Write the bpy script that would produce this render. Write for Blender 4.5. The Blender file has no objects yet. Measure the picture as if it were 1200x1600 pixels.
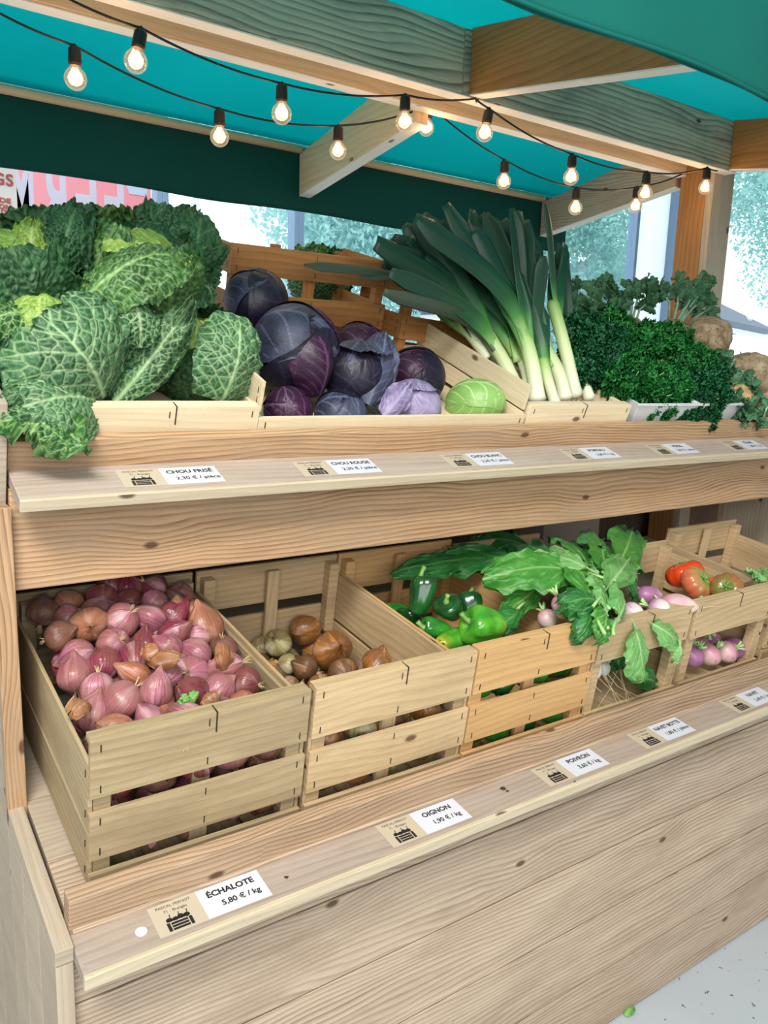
import bpy, math, random
import numpy as np
from mathutils import Matrix, Vector

# ------------------------------------------------------------------ camera, world, lights, exposure
H = 1.49
F_PX = 1244.79
CM = np.array([[0.8207, -0.57045, 0.03227], [-0.07821, -0.1681, -0.98266], [0.56598, 0.80395, -0.18257]])
sc = bpy.context.scene
col = sc.collection
cam_d = bpy.data.cameras.new('camera'); cam = bpy.data.objects.new('camera', cam_d); col.objects.link(cam)
cam_d.sensor_fit = 'HORIZONTAL'; cam_d.sensor_width = 36; cam_d.lens = F_PX / 1200 * 36
cam_d.clip_start = .01; cam_d.clip_end = 300
_m = Matrix.Identity(4)
for _i in range(3):
    _m[_i][0] = CM[0][_i]; _m[_i][1] = -CM[1][_i]; _m[_i][2] = -CM[2][_i]
_m[2][3] = H
cam.matrix_world = _m
sc.camera = cam
sc.view_settings.view_transform = 'Standard'; sc.view_settings.look = 'None'
sc.view_settings.exposure = 0.43; sc.view_settings.gamma = 1.0; sc.view_settings.use_curve_mapping = False

world = bpy.data.worlds.new('daylight'); sc.world = world; world.use_nodes = True
_bg = world.node_tree.nodes['Background']; _bg.inputs[0].default_value = (0.93, 0.98, 1.0, 1); _bg.inputs[1].default_value = 1.75

def area_light(name, loc, target, size, power, color):
    d = bpy.data.lights.new(name, 'AREA'); d.shape = 'RECTANGLE'; d.size = size[0]; d.size_y = size[1]
    d.energy = power; d.color = color
    o = bpy.data.objects.new(name, d); col.objects.link(o); o.location = loc
    o.rotation_euler = (Vector(target) - Vector(loc)).to_track_quat('-Z', 'Y').to_euler()
    return o
area_light('shopfront_daylight', (-.6, -3.4, 2.3), (1.2, 1.3, .9), (5.5, 2.2), 150, (.97, .99, 1.0))
area_light('added_overhead_light', (-.7, -.5, 3.4), (1.0, 1.3, .8), (1.4, .8), 105, (1.0, .97, .93))  # added area light for modelling and shadows under the beam, no fixture

area_light('added_canopy_light', (.9, 1.8, 3.5), (.9, 1.8, 2.0), (3.6, 1.6), 88, (.95, .99, 1.0))  # added above the canopy to brighten its translucent canvas

# ------------------------------------------------------------------ helpers
def lin(h):
    h = h.lstrip('#'); c = [int(h[i:i + 2], 16) / 255 for i in (0, 2, 4)]
    return tuple(v / 12.92 if v <= .04045 else ((v + .055) / 1.055) ** 2.4 for v in c) + (1,)
def ray(x, y): return CM.T @ np.array([(x - 600) / F_PX, (y - 800) / F_PX, 1.0])
def atY(x, y, Y): r = ray(x, y); p = r * Y / r[1]; return np.array([p[0], p[1], p[2] + H])
def atX(x, y, X): r = ray(x, y); p = r * X / r[0]; return np.array([p[0], p[1], p[2] + H])

class MB:
    def __init__(s): s.v = []; s.f = []; s.uv = []; s.mi = []; s.n = 0; s.att = None
    def add(s, verts, faces, uvs=None, mi=0):
        s.v.append(np.asarray(verts, float).reshape(-1, 3)); b = s.n; s.n += len(s.v[-1])
        uvs_l = uvs
        for k, f in enumerate(faces):
            s.f.append([i + b for i in f]); s.mi.append(mi)
            if uvs_l is None: s.uv += [(0, 0)] * len(f)
            else: s.uv += [tuple(q) for q in uvs_l[k]]
    def box(s, lo, hi, mi=0, M=None, taper=None):
        lo = np.array(lo, float); hi = np.array(hi, float); d = np.abs(hi - lo)
        ax = int(np.argmax(d)); o = [i for i in range(3) if i != ax]
        P = np.array([[(lo, hi)[(k >> i) & 1][i] for i in range(3)] for k in range(8)])
        F = [(0, 2, 3, 1), (4, 5, 7, 6), (0, 1, 5, 4), (2, 6, 7, 3), (0, 4, 6, 2), (1, 3, 7, 5)]
        ru, rv = RNG.random() * 20, RNG.random() * 20
        UV = []
        for f in F:
            q = P[list(f)]; ext = q.max(0) - q.min(0)
            nrm = int(np.argmin(ext))
            if nrm == ax: UV.append([(ru + a[o[0]] * .35, rv + a[o[1]]) for a in q])
            else:
                other = [i for i in o if i != nrm][0]
                UV.append([(ru + a[ax], rv + a[other] + (nrm * .37)) for a in q])
        if M is not None: P = P @ np.array(M)[:3, :3].T + np.array(M)[:3, 3]
        s.add(P, F, UV, mi)
    def prism(s, poly, ax, a, b, mi=0):
        """poly: 2D outline, extruded along axis ax between a and b"""
        o = [i for i in range(3) if i != ax]; n = len(poly)
        V = np.zeros((2 * n, 3))
        for k, p in enumerate(poly):
            V[k, o[0]] = p[0]; V[k, o[1]] = p[1]; V[k, ax] = a
            V[n + k, o[0]] = p[0]; V[n + k, o[1]] = p[1]; V[n + k, ax] = b
        ru, rv = RNG.random() * 20, RNG.random() * 20
        F = [tuple(range(n))[::-1], tuple(range(n, 2 * n))]; UV = [[(ru + poly[k][0], rv + poly[k][1]) for k in range(n)][::-1], [(ru + poly[k][0], rv + poly[k][1]) for k in range(n)]]
        for k in range(n):
            j = (k + 1) % n; F.append((k, j, n + j, n + k))
            L = math.dist(poly[k], poly[j])
            UV.append([(ru + poly[k][0], rv + a), (ru + poly[j][0], rv + a), (ru + poly[j][0], rv + b), (ru + poly[k][0], rv + b)])
        s.add(V, F, UV, mi)
    def tube(s, pts, rad, seg=8, mi=0, cap=True):
        pts = np.asarray(pts, float); n = len(pts)
        rad = np.full(n, rad) if np.isscalar(rad) else np.asarray(rad, float)
        T = np.gradient(pts, axis=0); T /= np.linalg.norm(T, axis=1)[:, None] + 1e-12
        a = np.array([0, 0, 1.0]) if abs(T[0][2]) < .9 else np.array([1.0, 0, 0])
        V = []; N = a - T[0] * (a @ T[0]); N /= np.linalg.norm(N)
        for k in range(n):
            N = N - T[k] * (N @ T[k]); N /= np.linalg.norm(N) + 1e-12; B_ = np.cross(T[k], N)
            for j in range(seg):
                t = 2 * math.pi * j / seg; V.append(pts[k] + rad[k] * (math.cos(t) * N + math.sin(t) * B_))
        F = []; UV = []
        L = np.concatenate([[0], np.cumsum(np.linalg.norm(np.diff(pts, axis=0), axis=1))])
        for k in range(n - 1):
            for j in range(seg):
                j2 = (j + 1) % seg
                F.append((k * seg + j, k * seg + j2, (k + 1) * seg + j2, (k + 1) * seg + j))
                u0, u1 = j / seg, (j + 1) / seg
                UV.append([(L[k], u0), (L[k], u1), (L[k + 1], u1), (L[k + 1], u0)])
        if cap:
            F.append(tuple(range(seg))[::-1]); UV.append([(0, 0)] * seg)
            F.append(tuple(range((n - 1) * seg, n * seg))); UV.append([(L[-1], 0)] * seg)
        s.add(V, F, UV, mi)
    def grid(s, P, mi=0, uv=None, wrap=False):
        P = np.asarray(P, float); nu, nv = P.shape[:2]
        F = []; UV = []
        if uv is None: uu, vv = np.meshgrid(np.linspace(0, 1, nu), np.linspace(0, 1, nv), indexing='ij'); uv = np.stack([uu, vv], -1)
        for i in range(nu - 1):
            for j in range(nv - 1):
                F.append((i * nv + j, (i + 1) * nv + j, (i + 1) * nv + j + 1, i * nv + j + 1))
                UV.append([uv[i, j], uv[i + 1, j], uv[i + 1, j + 1], uv[i, j + 1]])
        s.add(P.reshape(-1, 3), F, UV, mi)
    def build(s, name, mats, parent=None, smooth=False, bevel=0, attr=None, kind=None, label=None):
        me = bpy.data.meshes.new(name)
        V = np.concatenate(s.v); me.from_pydata(V.tolist(), [], s.f)
        uvl = me.uv_layers.new(name='UVMap'); uvl.data.foreach_set('uv', np.array(s.uv, np.float32).ravel())
        if not isinstance(mats, (list, tuple)): mats = [mats]
        for m in mats: me.materials.append(m)
        me.polygons.foreach_set('material_index', s.mi)
        if smooth: me.polygons.foreach_set('use_smooth', [True] * len(me.polygons))
        if attr:
            for k, a in attr.items():
                t = me.attributes.new(k, 'FLOAT', 'POINT'); t.data.foreach_set('value', np.asarray(a, np.float32).ravel())
        me.update()
        o = bpy.data.objects.new(name, me); col.objects.link(o)
        if parent is not None: o.parent = parent
        if bevel:
            b = o.modifiers.new('bevel', 'BEVEL'); b.width = bevel; b.segments = 2; b.limit_method = 'ANGLE'
        if kind: o['kind'] = kind
        if label: o['label'] = label
        return o

RNG = np.random.default_rng(7)
random.seed(7)
def tag(o, label, cat, group=None):
    o['label'] = label; o['category'] = cat
    if group: o['group'] = group
    return o
def thing(name, label, cat, loc=(0, 0, 0), rot=(0, 0, 0), group=None):
    o = bpy.data.objects.new(name, None); col.objects.link(o); o.empty_display_size = .05
    o.location = tuple(float(v) for v in loc); o.rotation_euler = rot
    return tag(o, label, cat, group)
def copy_tree(o, parent=None):
    c = o.copy(); col.objects.link(c)
    if parent is not None: c.parent = parent
    for ch in list(o.children): copy_tree(ch, c)
    return c

_ksets = {}
def snoise(P, freq, seed=0, octs=2):
    """smooth pseudo noise of points (...,3)"""
    key = (seed, octs)
    if key not in _ksets:
        r = np.random.default_rng(seed + 100); _ksets[key] = [(r.normal(size=(9, 3)), r.random(9) * 6.28) for _ in range(octs)]
    out = 0; a = 1
    for K, ph in _ksets[key]:
        out = out + a * np.sin(P @ (K * freq).T + ph).sum(-1) / 4.0; a *= .5; freq *= 2.1
    return out

# ------------------------------------------------------------------ node materials
class NT:
    def __init__(s, name):
        s.m = bpy.data.materials.new(name); s.m.use_nodes = True; s.t = s.m.node_tree; s.t.nodes.clear()
        s.out = s.t.nodes.new('ShaderNodeOutputMaterial')
    def n(s, typ, ins=None, **kw):
        nd = s.t.nodes.new('ShaderNode' + typ)
        for k, v in kw.items(): setattr(nd, k, v)
        for k, v in (ins or {}).items(): s.set(nd.inputs[k], v)
        return nd
    def set(s, sock, v):
        if isinstance(v, bpy.types.NodeSocket): s.t.links.new(v, sock)
        else: sock.default_value = v
    def math(s, op, a, b=0.0, c=None, clamp=False):
        nd = s.n('Math', operation=op, use_clamp=clamp); s.set(nd.inputs[0], a); s.set(nd.inputs[1], b)
        if c is not None: s.set(nd.inputs[2], c)
        return nd.outputs[0]
    def mix(s, f, a, b, blend='MIX'):
        nd = s.n('Mix', data_type='RGBA', blend_type=blend); s.set(nd.inputs[0], f); s.set(nd.inputs[6], a); s.set(nd.inputs[7], b); return nd.outputs[2]
    def ramp(s, f, stops, interp='LINEAR'):
        nd = s.n('ValToRGB'); s.set(nd.inputs[0], f); nd.color_ramp.interpolation = interp
        e = nd.color_ramp.elements
        while len(e) < len(stops): e.new(.5)
        for k, (p, c) in enumerate(stops): e[k].position = p; e[k].color = c if len(c) == 4 else (*c, 1)
        return nd.outputs[0]
    def noise(s, vec, scale, detail=3, rough=.5, dist=0, out=0, dims='3D'):
        nd = s.n('TexNoise', {'Scale': scale, 'Detail': detail, 'Roughness': rough, 'Distortion': dist}); s.set(nd.inputs['Vector'], vec); return nd.outputs[out]
    def vmul(s, vec, sc_, add=(0, 0, 0)):
        nd = s.n('Mapping'); s.set(nd.inputs[0], vec); s.set(nd.inputs['Location'], add); s.set(nd.inputs['Scale'], sc_); return nd.outputs[0]
    def bump(s, h, strength=.3, dist=.002):
        nd = s.n('Bump', {'Strength': strength, 'Distance': dist}); s.set(nd.inputs['Height'], h); return nd.outputs[0]
    def bsdf(s, color, rough=.5, normal=None, spec=.5, **kw):
        nd = s.n('BsdfPrincipled'); s.set(nd.inputs['Base Color'], color); s.set(nd.inputs['Roughness'], rough); s.set(nd.inputs['Specular IOR Level'], spec)
        if normal is not None: s.set(nd.inputs['Normal'], normal)
        for k, v in kw.items(): s.set(nd.inputs[k.replace('_', ' ')], v)
        s.last = nd; return nd.outputs[0]
    def done(s, sh): s.t.links.new(sh, s.out.inputs[0]); return s.m

def wood(name, light, dark, ring=70, contrast=.8, knots=1.0, rough=.65, stain=None, relief=.25, knotcol='#4a2f1c', speck=0.25, wob=.016):
    t = NT(name); uv = t.n('UVMap').outputs[0]
    info = t.n('ObjectInfo').outputs['Random']
    sh = t.n('CombineXYZ'); t.set(sh.inputs[0], t.math('MULTIPLY', info, 37.0)); t.set(sh.inputs[1], t.math('MULTIPLY', info, 11.3)); 
    vadd = t.n('VectorMath', operation='ADD'); t.set(vadd.inputs[0], uv); t.set(vadd.inputs[1], sh.outputs[0]); P = vadd.outputs[0]
    sep = t.n('SeparateXYZ'); t.set(sep.inputs[0], P)
    low = t.noise(t.vmul(P, (1.6, 5.5, 1)), 1.0, 2, .45)
    v = t.math('ADD', sep.outputs[1], t.math('MULTIPLY', t.math('SUBTRACT', low, .5), wob * 6))
    # knots
    vor = t.n('TexVoronoi', {'Scale': 1.0, 'Randomness': 1.0}, feature='F1', voronoi_dimensions='2D'); t.set(vor.inputs['Vector'], t.vmul(P, (2.6, 5.2, 1)))
    kd = vor.outputs['Distance']
    pull = t.math('MULTIPLY', t.math('SUBTRACT', 1.0, t.math('MULTIPLY', kd, 3.6), clamp=True), t.math('MULTIPLY', t.math('GREATER_THAN', t.n('SeparateColor', {0: vor.outputs['Color']}).outputs[0], 0.58), 0.016 * knots))
    v = t.math('ADD', v, pull)
    fr_ = t.math('FRACT', t.math('MULTIPLY', v, ring))
    s_ = t.math('MULTIPLY', t.math('POWER', fr_, 2.2), t.math('SUBTRACT', 1.0, t.math('POWER', fr_, 14.0)))
    amp = t.noise(t.vmul(P, (1.1, 16, 1), (9, 2, 0)), 1.0, 2, .5)
    s_ = t.math('MULTIPLY', s_, t.math('MULTIPLY', amp, 2.2))
    fine = t.noise(t.vmul(P, (7, 380, 1)), 1.0, 4, .65)
    mottled = t.noise(t.vmul(P, (3.5, 26, 1)), 1.0, 4, .65)
    g = t.math('ADD', t.math('MULTIPLY', s_, .62 * contrast), t.math('MULTIPLY', t.math('SUBTRACT', fine, .40), .85))
    g = t.math('ADD', g, t.math('MULTIPLY', t.math('SUBTRACT', mottled, .48), .75), clamp=True)
    c = t.mix(g, lin(light), lin(dark))
    if stain:
        st = t.noise(t.vmul(P, (3, 9, 1), (3, 7, 0)), 1.0, 5, .65)
        f = t.n('MapRange', {'From Min': .48, 'From Max': .7, 'To Min': 0, 'To Max': .7}); t.set(f.inputs[0], st)
        c = t.mix(f.outputs[0], c, lin(stain))
    if knots > 0:
        core = t.n('MapRange', {'From Min': .022, 'From Max': .042, 'To Min': 1, 'To Max': 0}); t.set(core.inputs[0], kd)
        # only some cells carry a knot
        sel = t.n('SeparateColor'); t.set(sel.inputs[0], vor.outputs['Color']); pick = t.math('GREATER_THAN', sel.outputs[0], 0.58)
        c = t.mix(t.math('MULTIPLY', t.math('MULTIPLY', core.outputs[0], pick), .85), c, lin(knotcol))
    if speck:
        sp = t.noise(t.vmul(P, (140, 260, 1)), 1.0, 2, .6)
        f = t.n('MapRange', {'From Min': .66, 'From Max': .74, 'To Min': 0, 'To Max': speck}); t.set(f.inputs[0], sp)
        c = t.mix(f.outputs[0], c, lin(knotcol))
    tint = t.n('HueSaturation'); t.set(tint.inputs['Color'], c); t.set(tint.inputs['Value'], t.math('ADD', .92, t.math('MULTIPLY', info, .16)))
    nrm = t.bump(g, relief, .0015)
    return t.done(t.bsdf(tint.outputs[0], rough, nrm, .3))

def leafy(name, cell, vein, cell2=None, rough=.45, vs=1.0, trans=.15, bump=0, spec=.5, edge=None, nscale=14, backmix=0):
    """leaf material: attribute 'vein' carries the vein network, 'rim' the distance to the rim"""
    t = NT(name); a = t.n('Attribute', attribute_name='vein').outputs['Fac']; P = t.n('TexCoord').outputs['Object']
    base = lin(cell)
    if cell2: base = t.mix(t.ramp(t.noise(P, nscale, 4, .6), [(.35, (0, 0, 0)), (.68, (1, 1, 1))]), lin(cell), lin(cell2))
    if edge:
        r = t.n('Attribute', attribute_name='rim').outputs['Fac']; base = t.mix(r, base, lin(edge))
    c = t.mix(t.math('MULTIPLY', a, vs, clamp=True), base, lin(vein))
    fn = t.noise(P, 260, 3, .6)
    fn = t.math('ADD', t.math('MULTIPLY', fn, .35), t.noise(P, 85, 3, .6))
    nrm = t.bump(fn, .45, .003) if not bump else t.bump(t.noise(P, bump, 4, .6), .6, .004)
    b = t.bsdf(c, rough, nrm, spec)
    if trans:
        tr = t.n('BsdfTranslucent'); t.set(tr.inputs[0], c); mx = t.n('MixShader', {0: trans}); t.set(mx.inputs[1], b); t.set(mx.inputs[2], tr.outputs[0]); return t.done(mx.outputs[0])
    return t.done(b)

def plain(name, c, rough=.5, c2=None, ns=20, bump=0, spec=.5, **kw):
    t = NT(name); P = t.n('TexCoord').outputs['Object']
    cc = lin(c)
    if c2: cc = t.mix(t.ramp(t.noise(P, ns, 5, .65), [(.35, (0, 0, 0)), (.65, (1, 1, 1))]), lin(c), lin(c2))
    nrm = t.bump(t.noise(P, ns * 4, 4, .6), bump, .003) if bump else None
    return t.done(t.bsdf(cc, rough, nrm, spec, **kw))

def bulbskin(name, c1, c2, dry, rough=.32, lines=26, dryamt=.45):
    """papery skin with lines running from root to neck (uv: u = pole to pole, v = around)"""
    t = NT(name); uv = t.n('UVMap').outputs[0]; info = t.n('ObjectInfo').outputs['Random']
    sh = t.n('CombineXYZ'); t.set(sh.inputs[0], t.math('MULTIPLY', info, 9.0)); t.set(sh.inputs[1], t.math('MULTIPLY', info, 5.0))
    va = t.n('VectorMath', operation='ADD'); t.set(va.inputs[0], uv); t.set(va.inputs[1], sh.outputs[0]); P = va.outputs[0]
    ln = t.noise(t.vmul(P, (1.4, lines * 1.8, 1)), 1.0, 3, .6)
    c = t.mix(t.ramp(ln, [(.3, (0, 0, 0)), (.7, (1, 1, 1))]), lin(c1), lin(c2))
    thin = t.ramp(t.noise(t.vmul(P, (2.2, lines * 4, 1)), 1.0, 2, .5), [(.6, (0, 0, 0)), (.68, (1, 1, 1))])
    c = t.mix(t.math('MULTIPLY', thin, .35), c, lin('#5c2226'))
    pn = t.ramp(t.noise(t.vmul(P, (1.2, 5.0, 1), (8, 1, 0)), 1.0, 2, .5), [(.52, (0, 0, 0)), (.64, (1, 1, 1))])
    c = t.mix(t.math('MULTIPLY', pn, .55), c, t.mix(.5, lin(c2), lin('#ecd6d2')))
    dk = t.ramp(t.noise(t.vmul(P, (1.3, 2.4, 1), (2, 6, 0)), 1.0, 3, .6), [(.5, (0, 0, 0)), (.66, (1, 1, 1))])
    c = t.mix(t.math('MULTIPLY', dk, .55), c, t.mix(.55, lin(c1), lin('#2a1416')))
    big = t.noise(t.vmul(P, (1.5, 3.2, 1), (4, 4, 0)), 1.0, 3, .6)
    f = t.n('MapRange', {'From Min': .52, 'From Max': .56, 'To Min': 0, 'To Max': 1}); t.set(f.inputs[0], t.math('ADD', big, t.math('MULTIPLY', info, .10)))
    c = t.mix(t.math('MULTIPLY', f.outputs[0], dryamt), c, t.mix(ln, lin(dry), lin('#6b4632')))
    sep = t.n('SeparateXYZ'); t.set(sep.inputs[0], uv)
    e = t.n('MapRange', {'From Min': .80, 'From Max': .95, 'To Min': 0, 'To Max': .8}); t.set(e.inputs[0], sep.outputs[0])
    c = t.mix(e.outputs[0], c, lin(dry))
    h = t.math('ADD', ln, t.math('MULTIPLY', f.outputs[0], .5))
    return t.done(t.bsdf(c, rough, t.bump(h, .55, .002), .5))

M = {}
M['clad'] = wood('weathered_cladding_wood', '#c4af99', '#735c48', 95, 1.05, 1.0, .7, '#97826c', .35)
M['side'] = wood('pale_side_wood', '#b8a995', '#85725d', 80, .6, .4, .7, None, .2)
M['beam'] = wood('brushed_larch_board', '#c29f7a', '#6a4a2e', 110, 1.1, 1.0, .6, '#a08a72', .5)
M['lip'] = wood('ridged_larch_lip', '#c2a688', '#6f533c', 120, 1.3, .8, .6, '#a08a72', .6)
M['ledge'] = wood('greyed_ledge_wood', '#b3a497', '#7f6c5c', 70, .6, .5, .6, '#a08d7d', .2)
M['edge'] = wood('pale_sapwood_edge', '#d3c5a9', '#ad987a', 60, .6, .3, .6, None, .15)
M['crate'] = wood('raw_crate_wood', '#cbb189', '#8a6a45', 70, .55, .5, .65, '#a08a66', .2)
M['crate_grey'] = wood('aged_crate_wood', '#b39f7b', '#735e42', 70, .6, .6, .7, '#8c7a5c', .25)
M['crate_pale'] = wood('pale_poplar_crate_wood', '#e2d0ae', '#b89c74', 60, .35, .3, .6, None, .15)
M['crate_warm'] = wood('orange_crate_wood', '#b9804a', '#7c4c26', 60, .6, .8, .6, '#7d5230', .25)
M['grey'] = wood('grey_weathered_beam', '#dcc6aa', '#74675a', 60, 1.4, .9, .75, '#66635a', .6, '#26221c')
M['pine'] = wood('planed_pine', '#edcba4', '#c0936a', 45, .5, .6, .6, None, .15, '#8a5a34')
M['orange'] = wood('orange_pine_with_bulb_tint', '#ad7a48', '#704624', 60, .7, .8, .6, None, .25, '#4a2c18')  # orange-brown rafter wood; on posts the orange is bulb light in the colour
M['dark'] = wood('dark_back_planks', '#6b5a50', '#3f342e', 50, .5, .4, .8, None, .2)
M['staple'] = plain('dark_staple_wire', '#3a342e', .5, Metallic=.6)
M['metal'] = plain('blue_grey_frame_paint', '#6f88a6', .45)
M['metal_light'] = plain('pale_frame_paint', '#cfe2ea', .4)
M['black'] = plain('black_rubber', '#161312', .5)
M['brown_socket'] = plain('dark_brown_bakelite', '#2a1a14', .4)
M['white'] = plain('white_plastic', '#d8d9da', .35)
M['card'] = plain('white_printed_card', '#cfd2dc', .35)
M['kraft'] = plain('beige_printed_card', '#bdb19b', .4)
M['ink'] = plain('dark_ink', '#1d1b22', .5)
M['cardboard'] = plain('brown_cardboard', '#8d7460', .8, '#7b6351', 12)

def fabric(name, c, trans):
    t = NT(name); P = t.n('TexCoord').outputs['Object']
    cc = t.mix(t.noise(P, 3, 3, .5), lin(c), t.mix(.12, lin(c), (0, 0, 0, 1)))
    w = t.noise(P, 600, 2, .5)
    b = t.bsdf(cc, .75, t.bump(w, .2, .001), .2)
    if not trans: return t.done(b)
    tr = t.n('BsdfTranslucent'); t.set(tr.inputs[0], cc); mx = t.n('MixShader', {0: trans}); t.set(mx.inputs[1], b); t.set(mx.inputs[2], tr.outputs[0])
    return t.done(mx.outputs[0])
M['canvas'] = fabric('turquoise_canopy_canvas', '#12abae', .76)
M['canvas_dark'] = fabric('green_valance_canvas', '#0b6259', 0)
M['canvas_backlit'] = fabric('backlit_valance_canvas', '#0a4f4a', 0)  # rear valance canvas, backlit shade put into its darker colour

def glass_mat(name, tint=(1, 1, 1, 1), gl=.06):
    t = NT(name); a = t.n('BsdfTransparent', {0: tint}); g = t.n('BsdfGlossy', {'Roughness': .02})
    mx = t.n('MixShader', {0: gl}); t.set(mx.inputs[1], a.outputs[0]); t.set(mx.inputs[2], g.outputs[0]); return t.done(mx.outputs[0])
M['glass'] = glass_mat('window_glass', (.93, .99, 1, 1))
def bulb_glass():
    t = NT('clear_bulb_glass'); lw = t.n('LayerWeight', {0: .35}).outputs['Facing']
    a = t.n('BsdfTransparent', {0: (1, .95, .88, 1)}); e = t.n('Emission', {0: (1, .72, .45, 1), 1: .55}); g = t.n('BsdfGlossy', {'Roughness': .03, 0: (1, .85, .7, 1)})
    m1 = t.n('MixShader'); t.set(m1.inputs[0], t.math('MULTIPLY', t.math('ADD', lw, .35), .45)); t.set(m1.inputs[1], a.outputs[0]); t.set(m1.inputs[2], e.outputs[0])
    m2 = t.n('MixShader', {0: .12}); t.set(m2.inputs[1], m1.outputs[0]); t.set(m2.inputs[2], g.outputs[0]); return t.done(m2.outputs[0])
M['bulb'] = bulb_glass()
def emit(name, c, s):
    t = NT(name); return t.done(t.n('Emission', {0: c, 1: s}).outputs[0])
M['filament'] = emit('glowing_filament', (1, .80, .52, 1), 9)

# ------------------------------------------------------------------ the place: floor, windows, outdoors
def floor_mat():
    t = NT('pale_concrete_floor'); P = t.n('TexCoord').outputs['Object']
    c = t.mix(t.noise(P, 1.7, 5, .6), lin('#aab4bb'), lin('#c3cdd3'))
    sp = t.n('MapRange', {'From Min': .67, 'From Max': .69, 'To Min': 0, 'To Max': .85}); t.set(sp.inputs[0], t.noise(P, 46, 3, .62))
    c = t.mix(sp.outputs[0], c, lin('#3c3c3c'))
    return t.done(t.bsdf(c, .45, t.bump(t.noise(P, 30, 4, .6), .08, .002), .4))
b = MB(); b.box((-4, -4, -.05), (8, 4.4, 0)); b.build('floor', floor_mat())['kind'] = 'structure'
b = MB(); b.box((-14, 4.401, -.35), (45, 60, -.25)); o = b.build('ground', plain('pale_pavement', '#f0f2f3', .8, '#e4e8ea', 2)); tag(o, 'pale paved ground outside beyond the windows', 'ground'); o['kind'] = 'structure'

WY = 4.0
_wm = plain('off_white_wall_paint', '#bcb9b2', .8)
for nm, lo, hi in (('ceiling', (-4, -4, 3.6), (9.1, 4.1, 3.7)), ('wall_left', (-4.1, -4, 0), (-4, 4.1, 3.6)), ('wall_right', (9.1, -4, 0), (9.2, 4.1, 3.6)), ('wall_front', (-4, -4.1, 0), (9.1, -4, 3.6)), ('wall_back', (-4, 3.95, 3.3), (9.1, 4.1, 3.6)), ('wall_corner', (-4, 3.95, 0), (-1.7, 4.1, 3.3))):
    b = MB(); b.box(lo, hi); b.build(nm, _wm)['kind'] = 'structure'
def window(n, xa, xb, mid=()):
    r = bpy.data.objects.new('window_%d' % n, None); col.objects.link(r); r.location = ((xa + xb) / 2, WY, 0); r['kind'] = 'structure'
    w = (xb - xa) / 2
    f = MB(); f.box((-w, -.03, 0), (-w + .03, .05, 3.3)); f.box((w - .03, -.03, 0), (w, .05, 3.3)); f.box((-w, -.03, 0), (w, .05, .08)); f.box((-w, -.03, 3.22), (w, .05, 3.3))
    f.build('window_frame', M['metal'], r, bevel=.003)
    g = MB(); g.box((-w + .03, .005, .08), (w - .03, .013, 3.22)); g.build('window_pane', M['glass'], r)
    for x in mid:
        k = MB(); k.box((x - r.location[0] - .012, -.02, .08), (x - r.location[0] + .012, .0, 3.22)); k.build('glazing_bar', M['metal_light'], r, bevel=.002)
    return r
window(1, -1.7, 1.425, ())
window(2, 1.425, 2.176, (1.60,))
window(3, 2.176, 5.0, ())
window(4, 5.5, 9.0, ())
t = NT('frosted_panel'); tr = t.n('BsdfTranslucent', {0: (.95, 1, 1, 1)}); mx = t.n('MixShader', {0: .75}); t.set(mx.inputs[1], t.bsdf(lin('#e4f6f8'), .4)); t.set(mx.inputs[2], tr.outputs[0]); M['frost'] = t.done(mx.outputs[0])
b = MB(); b.box((5.0, 4.0, 0), (5.37, 4.006, 3.3)); b.build('trim_1', M['frost'])['kind'] = 'structure'
b = MB(); b.box((5.37, 3.9, 0), (5.52, 4.12, 3.3)); b.build('trim_2', M['metal'], bevel=.004)['kind'] = 'structure'

def foliage_mesh(name, centers, n, size, mat, parent, seed):
    r = np.random.default_rng(seed); mb = MB()
    cs = np.array([c[:3] for c in centers]); rs = np.array([c[3] for c in centers]); w = rs ** 2 / (rs ** 2).sum()
    k = r.choice(len(cs), n, p=w); d = r.normal(size=(n, 3)); d /= np.linalg.norm(d, axis=1)[:, None]
    p = cs[k] + d * (rs[k] * (0.35 + .65 * r.random(n) ** .5))[:, None]
    a = r.normal(size=(n, 3)); a /= np.linalg.norm(a, axis=1)[:, None]; bb = np.cross(a, r.normal(size=(n, 3))); bb /= np.linalg.norm(bb, axis=1)[:, None]
    s = size * (.6 + .8 * r.random(n))[:, None]
    V = np.stack([p - a * s, p + bb * s * .45, p + a * s, p - bb * s * .45], 1).reshape(-1, 3)
    F = [(4 * i, 4 * i + 1, 4 * i + 2, 4 * i + 3) for i in range(n)]
    mb.add(V, F); return mb.build(name, mat, parent)
def tree(x, y, h, r, n, label, seed, mat, low=.9, sz=.05):
    t = thing('tree', label, 'tree', (x, y, -.25), group=None)
    rr = np.random.default_rng(seed); m = MB()
    m.tube([(0, 0, 0), (.05, 0, h * .3), (-.05, .05, h * .6), (0, 0, h * .85)], [.16, .13, .09, .04], 10)
    m.build('trunk', M['bark'], t, smooth=True)
    cs = []
    for k in range(22):
        a = rr.random() * 6.28; q = r * .75 * rr.random() ** .5; z = low + (h - low) * rr.random()
        cs.append((q * math.cos(a), q * math.sin(a), z, r * (.28 + .25 * rr.random())))
    foliage_mesh('crown', cs, n, sz, mat, t, seed); return t
M['bark'] = plain('tree_bark', '#6e6559', .9, '#565046', 8)
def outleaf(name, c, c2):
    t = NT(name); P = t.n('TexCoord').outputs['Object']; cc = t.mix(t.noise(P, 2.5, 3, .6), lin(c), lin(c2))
    tr = t.n('BsdfTranslucent'); t.set(tr.inputs[0], cc); mx = t.n('MixShader', {0: .5}); t.set(mx.inputs[1], t.bsdf(cc, .5)); t.set(mx.inputs[2], tr.outputs[0]); return t.done(mx.outputs[0])
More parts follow.
